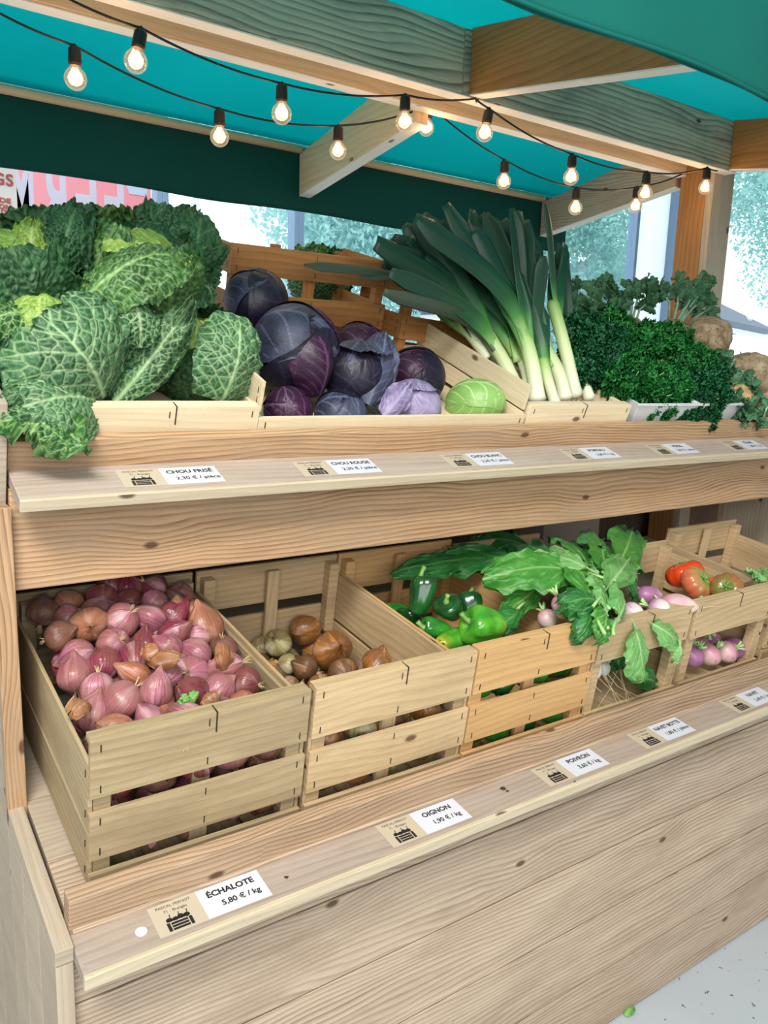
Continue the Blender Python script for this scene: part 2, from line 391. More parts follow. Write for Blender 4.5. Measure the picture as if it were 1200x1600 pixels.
M['ol1'] = outleaf('bright_tree_leaves', '#90c4cc', '#cfeae2'); M['ol2'] = outleaf('deep_tree_leaves', '#7fb6c4', '#b9dccb')
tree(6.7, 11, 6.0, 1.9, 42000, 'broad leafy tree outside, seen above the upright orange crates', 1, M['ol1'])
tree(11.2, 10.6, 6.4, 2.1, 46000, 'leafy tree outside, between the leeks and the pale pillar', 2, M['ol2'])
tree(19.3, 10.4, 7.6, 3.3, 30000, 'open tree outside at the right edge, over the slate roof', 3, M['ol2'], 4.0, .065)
# slate-roofed house at right
hs = thing('house', 'pale house outside with a blue-grey hipped slate roof and rooflight', 'house', (0, 0, 0))
def onZ(px, py, z): r = ray(px, py); q = (z - H) / r[2]; return np.array([r[0] * q, r[1] * q, z])
_c1 = onZ(1216, 518, 3.2); _c0 = onZ(1040, 478, 3.2); _d = (_c1 - _c0) / np.linalg.norm(_c1 - _c0); _w = np.array([-_d[1], _d[0], 0]); _w = _w if _w[1] > 0 else -_w
_c2 = _c1 + _w * 9; _c3 = _c0 + _w * 9; _ap = (_c0 + _c1 + _c2 + _c3) / 4 + _d * 1.0; _q = ray(1112, 432); _ap[2] = H + _q[2] / math.hypot(_q[0], _q[1]) * math.hypot(_ap[0], _ap[1]) * 1.25
b = MB(); I_ = [_c0 * .0 + p for p in (_c0 + _d * .3 + _w * .4, _c1 - _d * .3 + _w * .4, _c2 - _d * .3 - _w * .4, _c3 + _d * .3 - _w * .4)]
b.add([(*p[:2], z) for z in (-.25, 3.15) for p in I_], [(0, 1, 5, 4), (1, 2, 6, 5), (2, 3, 7, 6), (3, 0, 4, 7), (0, 3, 2, 1), (4, 5, 6, 7)]); b.build('wall', plain('pale_render', '#f2f2ee', .8), hs)
b = MB(); b.add([*[p + (0, 0, 0) for p in (_c0, _c1, _c2, _c3)], _ap, *[p + (0, 0, -.12) for p in (_c0, _c1, _c2, _c3)]], [(0, 1, 4), (1, 2, 4), (2, 3, 4), (3, 0, 4), (0, 5, 6, 1), (1, 6, 7, 2), (2, 7, 8, 3), (3, 8, 5, 0), (5, 8, 7, 6)]); b.build('roof', plain('blue_slate', '#424d66', .6, '#38425a', 3), hs)
def _roofpt(px, py):
    n_ = np.cross(_c1 - _c0, _ap - _c0); r = ray(px, py); c = np.array([0, 0, H]); return c + r * (((_c0 - c) @ n_) / (r @ n_))
_n = np.cross(_c1 - _c0, _ap - _c0); _n /= np.linalg.norm(_n); _n = _n if _n[2] > 0 else -_n
_rp = [_roofpt(*p) for p in ((1160, 486), (1165, 486), (1175, 501), (1169, 501))]
b = MB(); b.add([*_rp, *[p + _n * .08 for p in _rp]], [(0, 1, 2, 3), (4, 5, 6, 7), (0, 1, 5, 4), (1, 2, 6, 5), (2, 3, 7, 6), (3, 0, 4, 7)]); b.build('rooflight', M['white'], hs)

# low white parapet of the neighbouring building seen through the left window
nb = thing('building', 'low white flat-roofed building outside the second window', 'building', (0, 0, 0))
b = MB(); b.box((-3, 24, -.25), (9, 30, 2.2)); b.box((-3.3, 23.6, 2.2), (9.3, 30.2, 2.7)); b.build('wall', plain('white_render', '#e6eaec', .7), nb)
b = MB()
for x in (-1, 1, 3, 5, 7): b.box((x, 23.9, .8), (x + 1.1, 24.02, 1.9))
b.build('window_band', M['metal_light'], nb)

# text -> mesh
def text_mesh(txt, size, align='LEFT', bold=0.0, flipx=False):
    cu = bpy.data.curves.new('lettering', 'FONT'); cu.body = txt; cu.size = size; cu.align_x = align; cu.offset = bold; cu.extrude = 0.0; cu.resolution_u = 3
    o = bpy.data.objects.new('lettering', cu); col.objects.link(o)
    dg = bpy.context.evaluated_depsgraph_get(); me = bpy.data.meshes.new_from_object(o.evaluated_get(dg))
    bpy.data.objects.remove(o); bpy.data.curves.remove(cu)
    V = np.array([v.co[:] for v in me.vertices]).reshape(-1, 3); Fs = [tuple(p.vertices) for p in me.polygons]; bpy.data.meshes.remove(me)
    if flipx: V[:, 0] *= -1
    return V, Fs
def fit_text(mb, txt, x0, y0, height, maxw=None, bold=0.0, align='L', z=0, mi=0, M4=None, flip=False, width=None):
    V, Fs = text_mesh(txt, height / .72, 'LEFT', bold)
    if not len(V): return
    V = V.copy(); V[:, 0] -= V[:, 0].min(); w = V[:, 0].max()
    tw = width if width else (min(w, maxw) if maxw else w)
    V[:, 0] *= tw / w
    if flip: V[:, 0] = tw - V[:, 0]
    if align == 'C': V[:, 0] -= tw / 2
    V += (x0, y0, z)
    if M4 is not None: V = V @ np.array(M4)[:3, :3].T + np.array(M4)[:3, 3]
    mb.add(V, Fs, None, mi)
RX90 = Matrix.Rotation(math.pi / 2, 4, 'X')

# pink banner seen from behind, on the window glass
bn = thing('banner', 'pink banner on the left window with pale mirrored lettering', 'banner', (0, 3.94, 0))
b = MB(); b.box((-.2, -.002, 1.35), (1.355, .002, 3.0)); 
t = NT('pink_banner_film'); P = t.n('TexCoord').outputs['Object']; sx = t.n('SeparateXYZ'); t.set(sx.inputs[0], P)
cpk = t.mix(t.noise(P, 1.5, 2), lin('#e39aa6'), lin('#e8b6c0')); tr = t.n('BsdfTranslucent'); t.set(tr.inputs[0], cpk); mx = t.n('MixShader', {0: .5}); t.set(mx.inputs[1], t.bsdf(cpk, .6)); t.set(mx.inputs[2], tr.outputs[0])
M['pink'] = t.done(mx.outputs[0]); b.build('sheet', M['pink'], bn)
t = NT('pale_blue_film'); tr = t.n('BsdfTranslucent', {0: lin('#d5e6f6')}); mx = t.n('MixShader', {0: .5}); t.set(mx.inputs[1], t.bsdf(lin('#cfe2f4'), .6)); t.set(mx.inputs[2], tr.outputs[0]); M['paleblue'] = t.done(mx.outputs[0])
b = MB()
_pb = lambda px: (atY(px, 300, 3.94)[0])
for ch, xa, xb in (('M', 14, 52), ('R', 61, 103), ('E', 116, 150), ('F', 162, 193)):
    x0, x1 = _pb(xa), _pb(xb); fit_text(b, ch, x0, 0, .36, width=x1 - x0, bold=.01, flip=True, M4=Matrix.Translation((0, -.006, 2.00)) @ RX90)
b.build('lettering', M['paleblue'], bn)
b = MB(); b.prism([(_pb(193), 2.32), (_pb(201), 2.235), (_pb(229), 2.235), (_pb(229), 2.33)], 1, -.007, -.004); b.build('ribbon', M['paleblue'], bn)

# small notice on a stand behind the savoy cabbages at the left edge
sg = thing('notice_board', 'grey notice board with red lettering at the left edge', 'sign', (0, 2.9, 0))
x1 = atY(26, 300, 2.9)[0]
b = MB(); b.box((x1 - .42, -.004, 1.5), (x1, .004, atY(20, 262, 2.9)[2])); b.build('panel', plain('grey_panel', '#c4c2c0', .5), sg, bevel=.002)
b = MB(); b.tube([(x1 - .2, .03, 0), (x1 - .2, .03, 1.6)], .012, 10); b.tube([(x1 - .35, .03, .02), (x1 - .05, .03, .02)], .014, 10); b.build('stand', M['metal'], sg, smooth=True)
b = MB()
def sgt(txt, py, h, w, px_right):
    xr = atY(px_right, py, 2.9)[0]; z = atY(px_right, py, 2.9)[2]
    fit_text(b, txt, xr - w, 0, h, width=w, bold=.0008, M4=Matrix.Translation((0, -.006, z)) @ RX90)
sgt('LES LANGS', 291, .035, .26, 21); 
for txt, py, w in (('PLANTES DE', 318, .15), ('UNE FAÇON', 328, .13), ('AFIN DE', 336, .09), ('PRODUIT', 345, .1), ('LÉGUMES', 358, .1), ('LA', 366, .03), ('BELLE', 385, .07)): sgt(txt, py, .014, w, 17)
b.build('lettering', plain('red_print', '#a3413c', .6), sg)

# ------------------------------------------------------------------ the stall
TL = math.radians(8.5); TU = math.radians(20.5)
stall = thing('market_stall', 'long wooden market stall with two sloping display tiers and a beam roof', 'stall', (0, 0, 0))
X0, X1 = .217, 2.69
def tilt(y0, z0, th): return Matrix.Translation((0, y0, z0)) @ Matrix.Rotation(th, 4, 'X')
def part(name, mb, mat, bevel=.0015, parent=None, **kw): return mb.build(name, mat, parent or stall, bevel=bevel, **kw)
# front cladding
zs = [0.004, .160, .316, .472, .628, .722]
for k in range(5):
    b = MB(); b.box((.195, .99, zs[k]), (X1, 1.012, zs[k + 1] - .0035)); part('cladding_board', b, M['clad'])
# side panels
ys = [.972, 1.075, 1.18, 1.284, 1.43, 1.56, 1.69, 1.83, 1.97]
for k in range(len(ys) - 1):
    top = .70 if ys[k + 1] < 1.28 else 1.245
    for xx in (.1885, X1 + .001):
        y0_, y1_ = ys[k] + .001, ys[k + 1] - .001; zt = lambda y: .7315 - .0265 + (y - .962) * .1495
        b = MB(); tops = (zt(y0_), zt(y1_)) if ys[k + 1] < 1.30 else (1.245, 1.245)
        b.prism([(y0_, .004), (y1_, .004), (y1_, tops[1]), (y0_, tops[0])], 0, xx, xx + (.0225 if xx < 1 else .02)); part('side_board', b, M['side'])
b = MB(); b.box((.1880, 1.2715, .745), (.2165, 1.2915, 1.262)); part('upright', b, M['beam'])
b = MB(); b.box((.2115, 1.292, .0), (.2165, 1.97, 1.262)); part('inner_side_panel', b, M['beam'])
b = MB(); b.box((.188, 0, -.025), (.2115, .315, .0), M=tilt(.968, .7325, TL)); part('side_rail', b, M['side'])
b = MB(); b.box((X1 - .03, 1.285, 0), (X1, 1.97, 1.262)); part('inner_side_panel', b, M['side'])
b = MB(); b.box((X0, 1.285, .76), (X0, 1.285, .76)) if 0 else None
# back wall planks (dark) behind the lower tier
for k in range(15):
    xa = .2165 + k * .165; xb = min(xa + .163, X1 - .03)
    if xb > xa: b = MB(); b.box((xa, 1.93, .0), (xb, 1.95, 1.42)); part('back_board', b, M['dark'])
# lower shelf
TLm = tilt(1.017, .7384, TL)
for s0, s1 in ((-.025, .12), (.122, .27), (.272, .42), (.422, .57), (.572, .72), (.722, .88)):
    b = MB(); b.box((.2165, s0, -.022), (X1 - .03, s1, 0), M=TLm); part('lower_shelf_board', b, M['clad'] if s0 < .1 else M['side'])
Mk = tilt(.99, .782, TL)     # kick board, front top edge at origin
b = MB(); b.box((.212, 0, -.085), (X1, .027, 0), M=Mk); part('lower_lip_board', b, M['lip'], .002)
b = MB(); b.box((.212, -.0705, -.0735), (X1, -.0005, -.0525), M=Mk); part('lower_label_ledge', b, M['ledge'], .0015)
b = MB(); b.box((.212, -.0790, -.0735), (X1, -.0706, -.0530), M=Mk); part('ledge_edge_strip', b, M['edge'], .0015)
# upper tier
Mu = tilt(1.285, 1.359, TU)
b = MB(); b.box((.2185, 0, -.06), (X1, .024, 0), M=Mu); part('upper_lip_board', b, M['beam'], .002)
b = MB(); b.box((.2185, -.088, -.067), (X1, -.0005, -.047), M=Mu); part('upper_label_ledge', b, M['ledge'], .0015)
b = MB(); b.box((.2185, -.0965, -.067), (X1, -.0881, -.0475), M=Mu); part('ledge_edge_strip', b, M['edge'], .0015)
for s0, s1 in ((.025, .17), (.172, .32), (.322, .47), (.472, .62)):
    b = MB(); b.box((.2185, s0, -.052), (X1 - .03, s1, -.032), M=Mu); part('upper_shelf_board', b, M['side'])
b = MB(); b.box((.19, -.02, -.2), (.2145, .64, .07), M=Mu); part('tray_side_board', b, M['side'])
b = MB(); b.box((.2175, 1.292, 1.127), (X1, 1.318, 1.288)); part('front_beam', b, M['beam'], .003)

# posts and roof timbers
b = MB(); b.box((2.57, 1.775, 0), (2.69, 1.88, 2.33)); part('corner_post', b, M['orange'], .003)  # post's orange puts the bulbs' glow into its wood colour
b = MB(); b.box((2.57, 1.7455, 0), (2.69, 1.7745, 2.33)); part('post_front_board', b, M['side'], .003)
b = MB(); b.box((-.72, 1.746, 0), (-.60, 1.88, 2.33)); part('corner_post', b, M['orange'], .003)
M['under'] = wood('pale_lit_underside', '#f4ece0', '#d8ccb8', 60, .3, .2, .6, None, .1)  # pale colour carries the bounce light on beam and rafter undersides
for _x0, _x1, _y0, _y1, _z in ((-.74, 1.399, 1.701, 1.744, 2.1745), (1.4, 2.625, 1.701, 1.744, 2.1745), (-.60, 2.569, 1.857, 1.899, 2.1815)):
    b = MB(); b.box((_x0, _y0, _z - .004), (_x1, _y1, _z)); part('lit_underside_strip', b, M['under'], .001)  # thin strips added to brighten the beam undersides
b = MB(); b.box((-.74, 1.70, 2.175), (1.399, 1.745, 2.33)); part('ridge_beam', b, M['grey'], .003)
b = MB(); b.box((1.4, 1.70, 2.175), (2.625, 1.745, 2.33)); part('ridge_beam', b, M['grey'], .003)
b = MB(); b.box((-.60, 1.856, 2.182), (2.569, 1.90, 2.335)); part('ridge_beam', b, M['pine'], .003)
sl = math.tan(math.radians(8.5))
def rafter(xa, side, mat):
    b = MB()
    if side > 0: y0, y1 = 1.901, 2.56; z = lambda y: 2.152 - (y - 1.9) * sl
    else: y0, y1 = 1.699, 1.03; z = lambda y: 2.178 - (1.70 - y) * sl
    hh = .165 if side < 0 else .155
    b.prism([(y0, z(y0)), (y1, z(y1)), (y1, z(y1) + hh * .86), (y0, z(y0) + hh)], 0, xa, xa + .045)
    u = MB(); u.prism([(y0, z(y0) - .004), (y1, z(y1) - .004), (y1, z(y1) - .0005), (y0, z(y0) - .0005)], 0, xa + .001, xa + .044); part('lit_underside_strip', u, M['under'], 0)  # same added strip painting the rafter's lit underside
    return part('rafter', b, mat, .002)
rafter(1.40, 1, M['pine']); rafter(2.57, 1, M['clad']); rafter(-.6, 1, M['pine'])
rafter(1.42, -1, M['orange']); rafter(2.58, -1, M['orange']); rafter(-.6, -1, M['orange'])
b = MB(); b.tube([(-.58, 2.548, 2.197), (.4, 2.548, 2.197), (1.3995, 2.548, 2.197)], .0125, 16); part('canopy_rod', b, M['pine'], 0, smooth=True)
b = MB(); b.tube([(1.446, 2.548, 2.197), (2, 2.548, 2.197), (2.568, 2.548, 2.197)], .0125, 16); part('canopy_rod', b, M['pine'], 0, smooth=True)

# canopy
can = thing('canopy', 'turquoise and dark green canvas canopy over the stall', 'canopy', (0, 0, 0))
def sheet(fn, nu, nv, name, mat, th=.0015):
    U, V = np.meshgrid(np.linspace(0, 1, nu), np.linspace(0, 1, nv), indexing='ij')
    b = MB(); b.grid(fn(U, V)); o = b.build(name, mat, can, smooth=True)
    sd = o.modifiers.new('thickness', 'SOLIDIFY'); sd.thickness = th; sd.offset = 0; return o
xa_, xb_ = -.78, 2.75
def roof(y0, y1, z0, z1):
    def f(U, V):
        X = xa_ + (xb_ - xa_) * U; Y = y0 + (y1 - y0) * V
        bay = np.sin(np.clip((X - 1.42) / 1.17, -1.9, 1) * math.pi) ** 2
        Z = z0 + (z1 - z0) * V - .012 * bay * np.sin(V * math.pi)
        return np.stack([X, Y, Z], -1)
    return f
sheet(roof(1.785, 2.575, 2.345, 2.222), 60, 16, 'rear_roof_panel', M['canvas'])
sheet(roof(1.785, .985, 2.347, 2.215), 60, 16, 'front_roof_panel', M['canvas'])
def val(y, z0, z1, amp, ph, hem=0):
    def f(U, V):
        X = xa_ + (xb_ - xa_) * U
        Y = y + amp * V * np.sin(X * 7 + ph) + amp * .6 * V * np.sin(X * 17 + ph * 2)
        Z = z0 + (z1 - z0) * V + .003 * V * np.sin(X * 9 + ph)
        return np.stack([X, Y, Z], -1)
    return f
sheet(val(2.580, 2.222, 2.0, .006, 1), 120, 10, 'rear_valance', M['canvas_backlit'])
sheet(val(.980, 2.215, 2.032, .006, 2), 120, 10, 'front_valance', M['canvas_dark'])
b = MB(); b.tube([(x, .976 + .006 * math.sin(x * 7 + 2), 2.037 + .003 * math.sin(x * 9 + 2)) for x in np.linspace(xa_, xb_, 60)], .004, 8); b.build('hem', M['canvas_dark'], can, smooth=True)

# ------------------------------------------------------------------ planes of the two tiers (shelf surface at n = 0)
def frame(y0, z0, th):
    return np.array([0, y0, z0]), np.array([0, math.cos(th), math.sin(th)]), np.array([0, -math.sin(th), math.cos(th)])
FL = frame(1.048, .743, TL)
FU = frame(1.285 + .032 * math.sin(TU), 1.359 - .032 * math.cos(TU), TU)
def onplane(px, py, n, fr):
    o, s, k = fr; o = o + k * n; r = ray(px, py); c = np.array([0, 0, H]); t = ((o - c) @ k) / (r @ k); return c + r * t
def PL(px, py, n): return onplane(px, py, n, FL)
def PU(px, py, n): return onplane(px, py, n, FU)
def PLmin(px, py, n, xmin):
    while PL(px, py, n)[0] < xmin and n > .02: n -= .004
    return PL(px, py, n)
def inF(fr, x, s, n): return np.array([x, 0, 0]) + fr[0] + fr[1] * s + fr[2] * n

# ------------------------------------------------------------------ crates
def crate(label, W, L, Hh, loc, rot, mats, front, back=None, side=None, group=None, mid=True, post=.024, fronttop=True, bottom=True, crack=0.0, wear=None):
    t = thing('wooden_crate', label, 'crate', loc, rot, group)
    ms = [mats, M['staple']]; hw = W / 2; th = .008
    back = back if back is not None else front; side = side if side is not None else [(.102, .207), (.008, .092)]
    def staples(b, pts, y, d, ax='y'):
        for (x, z) in pts:
            a = RNG.random() * .6 - .3
            if ax == 'y': b.box((x - .0009, y - .0011 if d < 0 else y, z - .006), (x + .0009, y if d < 0 else y + .0011, z + .006), 1)
            else: b.box((y - .0011 if d < 0 else y, x - .0009, z - .006), (y if d < 0 else y + .0011, x + .0009, z + .006), 1)
    for (z0, z1) in front:
        b = MB(); b.box((-hw, 0, z0), (hw, th, z1)); zz = [z0 + .014, z1 - .014] if z1 - z0 > .04 else [(z0 + z1) / 2]
        if z1 - z0 > .02: staples(b, [(x, z) for x in (-hw + .014, hw - .014) + ((.0,) if mid else ()) for z in zz], 0, -1)
        b.build('front_slat', ms, t, bevel=.001)
    if fronttop:
        z1 = front[0][1]; b = MB(); b.box((-hw + .001, th + .0003, z1 - .011), (hw - .001, th + .017, z1 + .0008)); b.build('front_rail', ms, t, bevel=.001)
        b = MB(); b.box((.01, -.0012, z1 - .032), (.0118, .0, z1 + .0012)); b.box((.01, -.0012, z1), (.0118, .019, z1 + .0012)); b.build('tie_wire', M['staple'], t)
    for (z0, z1) in back:
        b = MB(); b.box((-hw, L - th, z0), (hw, L, z1)); b.build('back_slat', ms, t, bevel=.001)
    for s_ in (-1, 1):
        for (z0, z1) in side:
            b = MB(); x0 = -hw - .0002 if s_ < 0 else hw - .006
            b.box((x0, th + .0005, z0), (x0 + .0062, L - th - .0005, z1))
            staples(b, [(th + .012, z0 + .02), (th + .012, z1 - .02)], x0 if s_ < 0 else x0 + .0062, s_, 'x'); b.build('side_slat', ms, t, bevel=.001)
    for x in (-1, 1):
        for y in (0, 1):
            xa = -hw + .007 if x < 0 else hw - .007 - post; ya = th + .001 if y == 0 else L - th - .001 - post
            b = MB(); b.prism([(xa, ya), (xa + post, ya), (xa + post, ya + post), (xa, ya + post)] if post < .02 else ([(xa, ya), (xa + post, ya), (xa, ya + post)] if (x < 0) == (y == 0) and y == 0 else [(xa, ya), (xa + post, ya), (xa + post, ya + post), (xa, ya + post)]), 2, .002, front[0][1] - .0115); b.build('corner_post', ms, t, bevel=.001)
    if mid:
        for y in (th + .0105, L - th - .0195):
            b = MB(); b.box((-.014, y, .002), (.014, y + .009, front[0][1] - .0118)); b.build('middle_post', ms, t, bevel=.001)
    if bottom:
        nb_ = max(3, int(W / .08)); w = (W - .016) / nb_
        for k in range(nb_):
            b = MB(); b.box((-hw + .008 + k * w + .004, th + .001, .001), (-hw + .008 + (k + 1) * w - .004, L - th - .001, .006)); b.build('bottom_slat', ms, t)
        b = MB(); b.box((-hw, -.0005, 0), (hw, th, .030 if Hh > .2 else .0095)); b.build('bottom_rail', ms, t, bevel=.001)
    return t
def lower_crate(x, w, label, mats, dz=0, tilt_extra=0, **kw):
    p = inF(FL, x, 0, 0); fr = [(.157 + dz, .249 + dz), (.054 + dz, .132 + dz)]
    return crate(label, w, kw.pop('L', .5), .25 + dz, p, (TL, 0, 0), mats, kw.pop('front', fr), **kw)
lower_crate(.419, .334, 'wooden crate full of shallots, nearest on the lower shelf', M['crate_grey'])
lower_crate(.762, .334, 'wooden crate of onions between the shallot crate and the pepper crate', M['crate'])
lower_crate(1.100, .332, 'orange-toned wooden crate holding green peppers', wood('honey_crate_wood', '#d0a873', '#9a6f42', 70, .55, .7, .65, None, .2))
lower_crate(1.427, .310, 'wooden crate under the turnip bunches with big green leaves', M['crate'], front=[(.15, .235)], mid=False)
lower_crate(1.765, .330, 'wooden crate holding the tomatoes, before the right edge', M['crate'], front=[(.145, .235)], mid=False, L=.34)
# crate at the far right, behind the tomatoes
crate('wooden crate with leafy greens behind the tomato crate at the right edge', .34, .36, .25, inF(FL, 2.16, .02, 0), (TL, 0, 0), M['crate'], [(.156, .25), (.036, .13)])
# upper tier
def upper_crate(x, w, L, hh, label, mats, front, side, dn=0, **kw):
    return crate(label, w, L, hh, inF(FU, x, .028, dn), (TU, 0, 0), mats, front, None, side, **kw)
upper_crate(.472, .330, .46, .074, 'pale low crate under the savoy cabbages, upper left', M['crate_pale'], [(.010, .074)], [(.012, .070)])
upper_crate(.970, .664, .44, .118, 'wide pale crate holding the red cabbages on the upper shelf', M['crate_pale'], [(.010, .052)], [(.060, .118), (.012, .055)], mid=False, fronttop=False)
upper_crate(1.487, .352, .46, .074, 'pale low crate holding the leeks on the upper shelf', M['crate_pale'], [(.010, .074)], [(.012, .070)])
b = MB()
for s_ in (-1, 1):   # tall corner posts of the wide crate are part of it
    pass
# crates standing up behind the red cabbages
crate('orange wooden crate tilted up behind the red cabbages', .425, .24, .27, (.965, 1.735, 1.475), (math.radians(14), 0, 0), M['crate_warm'], [(.205, .27), (.105, .165), (.01, .07)], [(.01, .07)], [(.205, .268), (.105, .165), (.01, .07)], fronttop=False)
crate('orange wooden crate behind the leeks, right of the tilted one', .33, .24, .25, (1.37, 1.70, 1.46), (math.radians(12), math.radians(4), 0), M['crate_warm'], [(.185, .25), (.085, .145), (.01, .05)], [(.01, .05)], [(.185, .248), (.085, .145), (.01, .05)], fronttop=False)

# ------------------------------------------------------------------ price cards
def icon(b, x, y, w, mi):
    """little crate of vegetables pictogram"""
    h = w * .42
    def bar(x0, y0, x1, y1): b.add([(x0, y0, Z), (x1, y0, Z), (x1, y1, Z), (x0, y1, Z)], [(0, 1, 2, 3)], None, mi)
    Z = .00103
    bar(x, y, x + w * .13, y + h); bar(x + w * .87, y, x + w, y + h)
    for k in range(3): bar(x + w * .17, y + h * (.02 + k * .34), x + w * .83, y + h * (.02 + k * .34 + .25))
    def disc(cx, cy, r, sy=1):
        n = 12; b.add([(cx, cy, Z)] + [(cx + r * math.cos(6.283 * k / n), cy + r * sy * math.sin(6.283 * k / n), Z) for k in range(n)], [(0, 1 + k, 1 + (k + 1) % n) for k in range(n)], None, mi)
    disc(x + w * .16, y + h * 1.32, w * .13, .8); disc(x + w * .40, y + h * 1.28, w * .12, .8); disc(x + w * .62, y + h * 1.36, w * .13, .95); disc(x + w * .85, y + h * 1.3, w * .13, .85)
    bar(x + w * .05, y + h * 1.1, x + w * .95, y + h * 1.3)
    for cx in (.2, .55, .88): b.add([(x + w * cx, y + h * 1.5, Z), (x + w * (cx + .03), y + h * 1.5, Z), (x + w * (cx + .07), y + h * 2.0, Z), (x + w * (cx + .02), y + h * 1.9, Z)], [(0, 1, 2, 3)], None, mi)
def price_card(x, upper, name, price, label, yaw=0, drop=.003):
    if upper: Mx = Mu @ Matrix.Translation((x, -.080 + drop, -.047 + .0002))
    else: Mx = Mk @ Matrix.Translation((x, -.066 + drop, -.0525 + .0002))
    t = thing('price_card', label, 'price card', group='price cards on the label ledges'); t.matrix_world = Mx @ Matrix.Rotation(yaw, 4, 'Z')
    b = MB(); b.box((0, 0, 0), (.168, .0565, .0007)); b.build('backing', M['kraft'], t)
    b = MB(); b.box((.070, .0006, .0007), (.1675, .056, .0010)); b.build('price_slip', M['card'], t)
    b = MB(); fit_text(b, 'PASCAL PERNOT', .035, .047, .0048, .056, .0, 'C', .00103); fit_text(b, '71 - Branges', .035, .0375, .0048, .044, .0, 'C', .00103)
    icon(b, .015, .004, .036, 0); b.build('farm_print', M['ink'], t)
    b = MB(); fit_text(b, name, .119, .0365, .0105, .085, .0006, 'C', .00103); fit_text(b, price, .127, .0150, .0098, .078, .0004, 'C', .00103); b.build('price_print', M['ink'], t)
    return t
price_card(.3145, 0, 'ÉCHALOTE', '5,80 € / kg', 'price card reading échalote on the lower ledge')
price_card(.700, 0, 'OIGNON', '1,90 € / kg', 'price card reading oignon on the lower ledge')
price_card(1.062, 0, 'POIVRON', '3,60 € / kg', 'price card reading poivron on the lower ledge')
price_card(1.348, 0, 'NAVET BOTTE', '1,80 € / pièce', 'price card reading navet botte on the lower ledge')
price_card(1.684, 0, 'NAVET', '2,40 € / kg', 'price card reading navet at the right end of the lower ledge')
price_card(.373, 1, 'CHOU FRISÉ', '2,30 € / pièce', 'price card reading chou frisé on the upper ledge')
price_card(.692, 1, 'CHOU ROUGE', '2,30 € / pièce', 'price card reading chou rouge on the upper ledge')
price_card(1.036, 1, 'CHOU BLANC', '2,30 € / pièce', 'price card reading chou blanc on the upper ledge')
price_card(1.389, 1, 'POIREAU', '3,80 € / kg', 'price card reading poireau on the upper ledge')
price_card(1.705, 1, 'PERSIL', '1,80 € / pièce', 'price card reading persil on the upper ledge, second from the right edge')
price_card(2.03, 1, 'CÉLERI', '2,80 € / kg', 'price card on the upper ledge nearest the right edge')
b = MB(); b.tube([(0, 0, 0), (0, 0, .0012)], .008, 14); o = b.build('sticker', M['white']); o.matrix_world = Mk @ Matrix.Translation((.296, -.040, -.0524)); tag(o, 'small white sticker dot left of the échalote card', 'sticker')

# ------------------------------------------------------------------ festoon lights
def string_lights(label, bulbs, extra_start, mids, end):
    """bulbs: (px,py,Y) globe centres"""
    t = thing('string_lights', label, 'string lights', (0, 0, 0))
    tops = []; RG = .0222
    for (px, py, Y, tx) in bulbs:
        c = atY(px, py, Y); top = c + np.array([tx * .4, 0, .058]); ax = (top - c) / np.linalg.norm(top - c)
        b = MB(); b.tube([c + ax * .0235, c + ax * .028, c + ax * .055, c + ax * .060], [.0115, .0135, .0125, .008], 14)
        b.tube([top + (-.007, 0, .0), top + (0, 0, .006), top + (.007, 0, .0)], .003, 6)
        s = b.build('bulb_socket', M['brown_socket'], t, smooth=False, bevel=0)
        b = MB(); U, V = np.meshgrid(np.linspace(0, math.pi, 15), np.linspace(0, 2 * math.pi, 25), indexing='ij')
        rr = RG * np.ones_like(U); P = np.stack([rr * np.sin(U) * np.cos(V), rr * np.sin(U) * np.sin(V), rr * np.cos(U)], -1)
        P[..., 2] = np.where(U < .55, P[..., 2] + .006 * (1 - U / .55), P[..., 2])
        b.grid(P + c); b.build('glass_globe', M['bulb'], s, smooth=True)
        b = MB(); b.tube([c + ax * .012, c + ax * .004, c - ax * .006], [.0035, .0075, .004], 10); b.build('filament', M['filament'], s, smooth=True)
        ld = bpy.data.lights.new('bulb_glow', 'POINT'); ld.energy = .55; ld.color = (1, .62, .30); ld.shadow_soft_size = .02
        lo = bpy.data.objects.new('bulb_glow', ld); col.objects.link(lo); lo.location = c - ax * .002; lo.parent = s
        tops.append(top + ax * .004)
    path = [extra_start] + tops[:]
    for idx, p in sorted(mids, key=lambda q: -q[0]): path.insert(idx, p)
    path += end
    pts = []
    for a, b_ in zip(path[:-1], path[1:]):
        a = np.array(a, float); b_ = np.array(b_, float); L = np.linalg.norm(b_ - a)
        for k in range(12): u = k / 12; p = a + (b_ - a) * u; p = p - np.array([0, 0, 4 * .035 * L * u * (1 - u)]); pts.append(p)
    pts.append(np.array(path[-1], float))
    b = MB(); b.tube(pts, .0026, 8); b.build('cable', M['black'], t, smooth=True)
    return t
string_lights('front string of warm globe bulbs hanging below the ridge beam', [(212, 96, 1.66, .03), (440, 178, 1.68, .0), (632, 191, 1.69, -.0), (757, 208, 1.69, .03), (892, 277, 1.69, 0), (1008, 302, 1.69, 0), (1102, 293, 1.69, 0)],
              atY(60, -28, 1.65), [(4, atY(742, 154, 1.699))], [atY(1121, 267, 1.699)])
string_lights('rear string of warm globe bulbs looping under the roof', [(118, 123, 1.80, 0), (343, 214, 1.88, 0), (528, 236, 1.90, 0), (666, 200, 1.92, .02), (787, 284, 1.90, 0), (899, 325, 1.88, 0), (993, 322, 1.86, 0)],
              atY(-40, -2, 1.76), [], [atX(1073, 268, 2.566)])
b = MB()
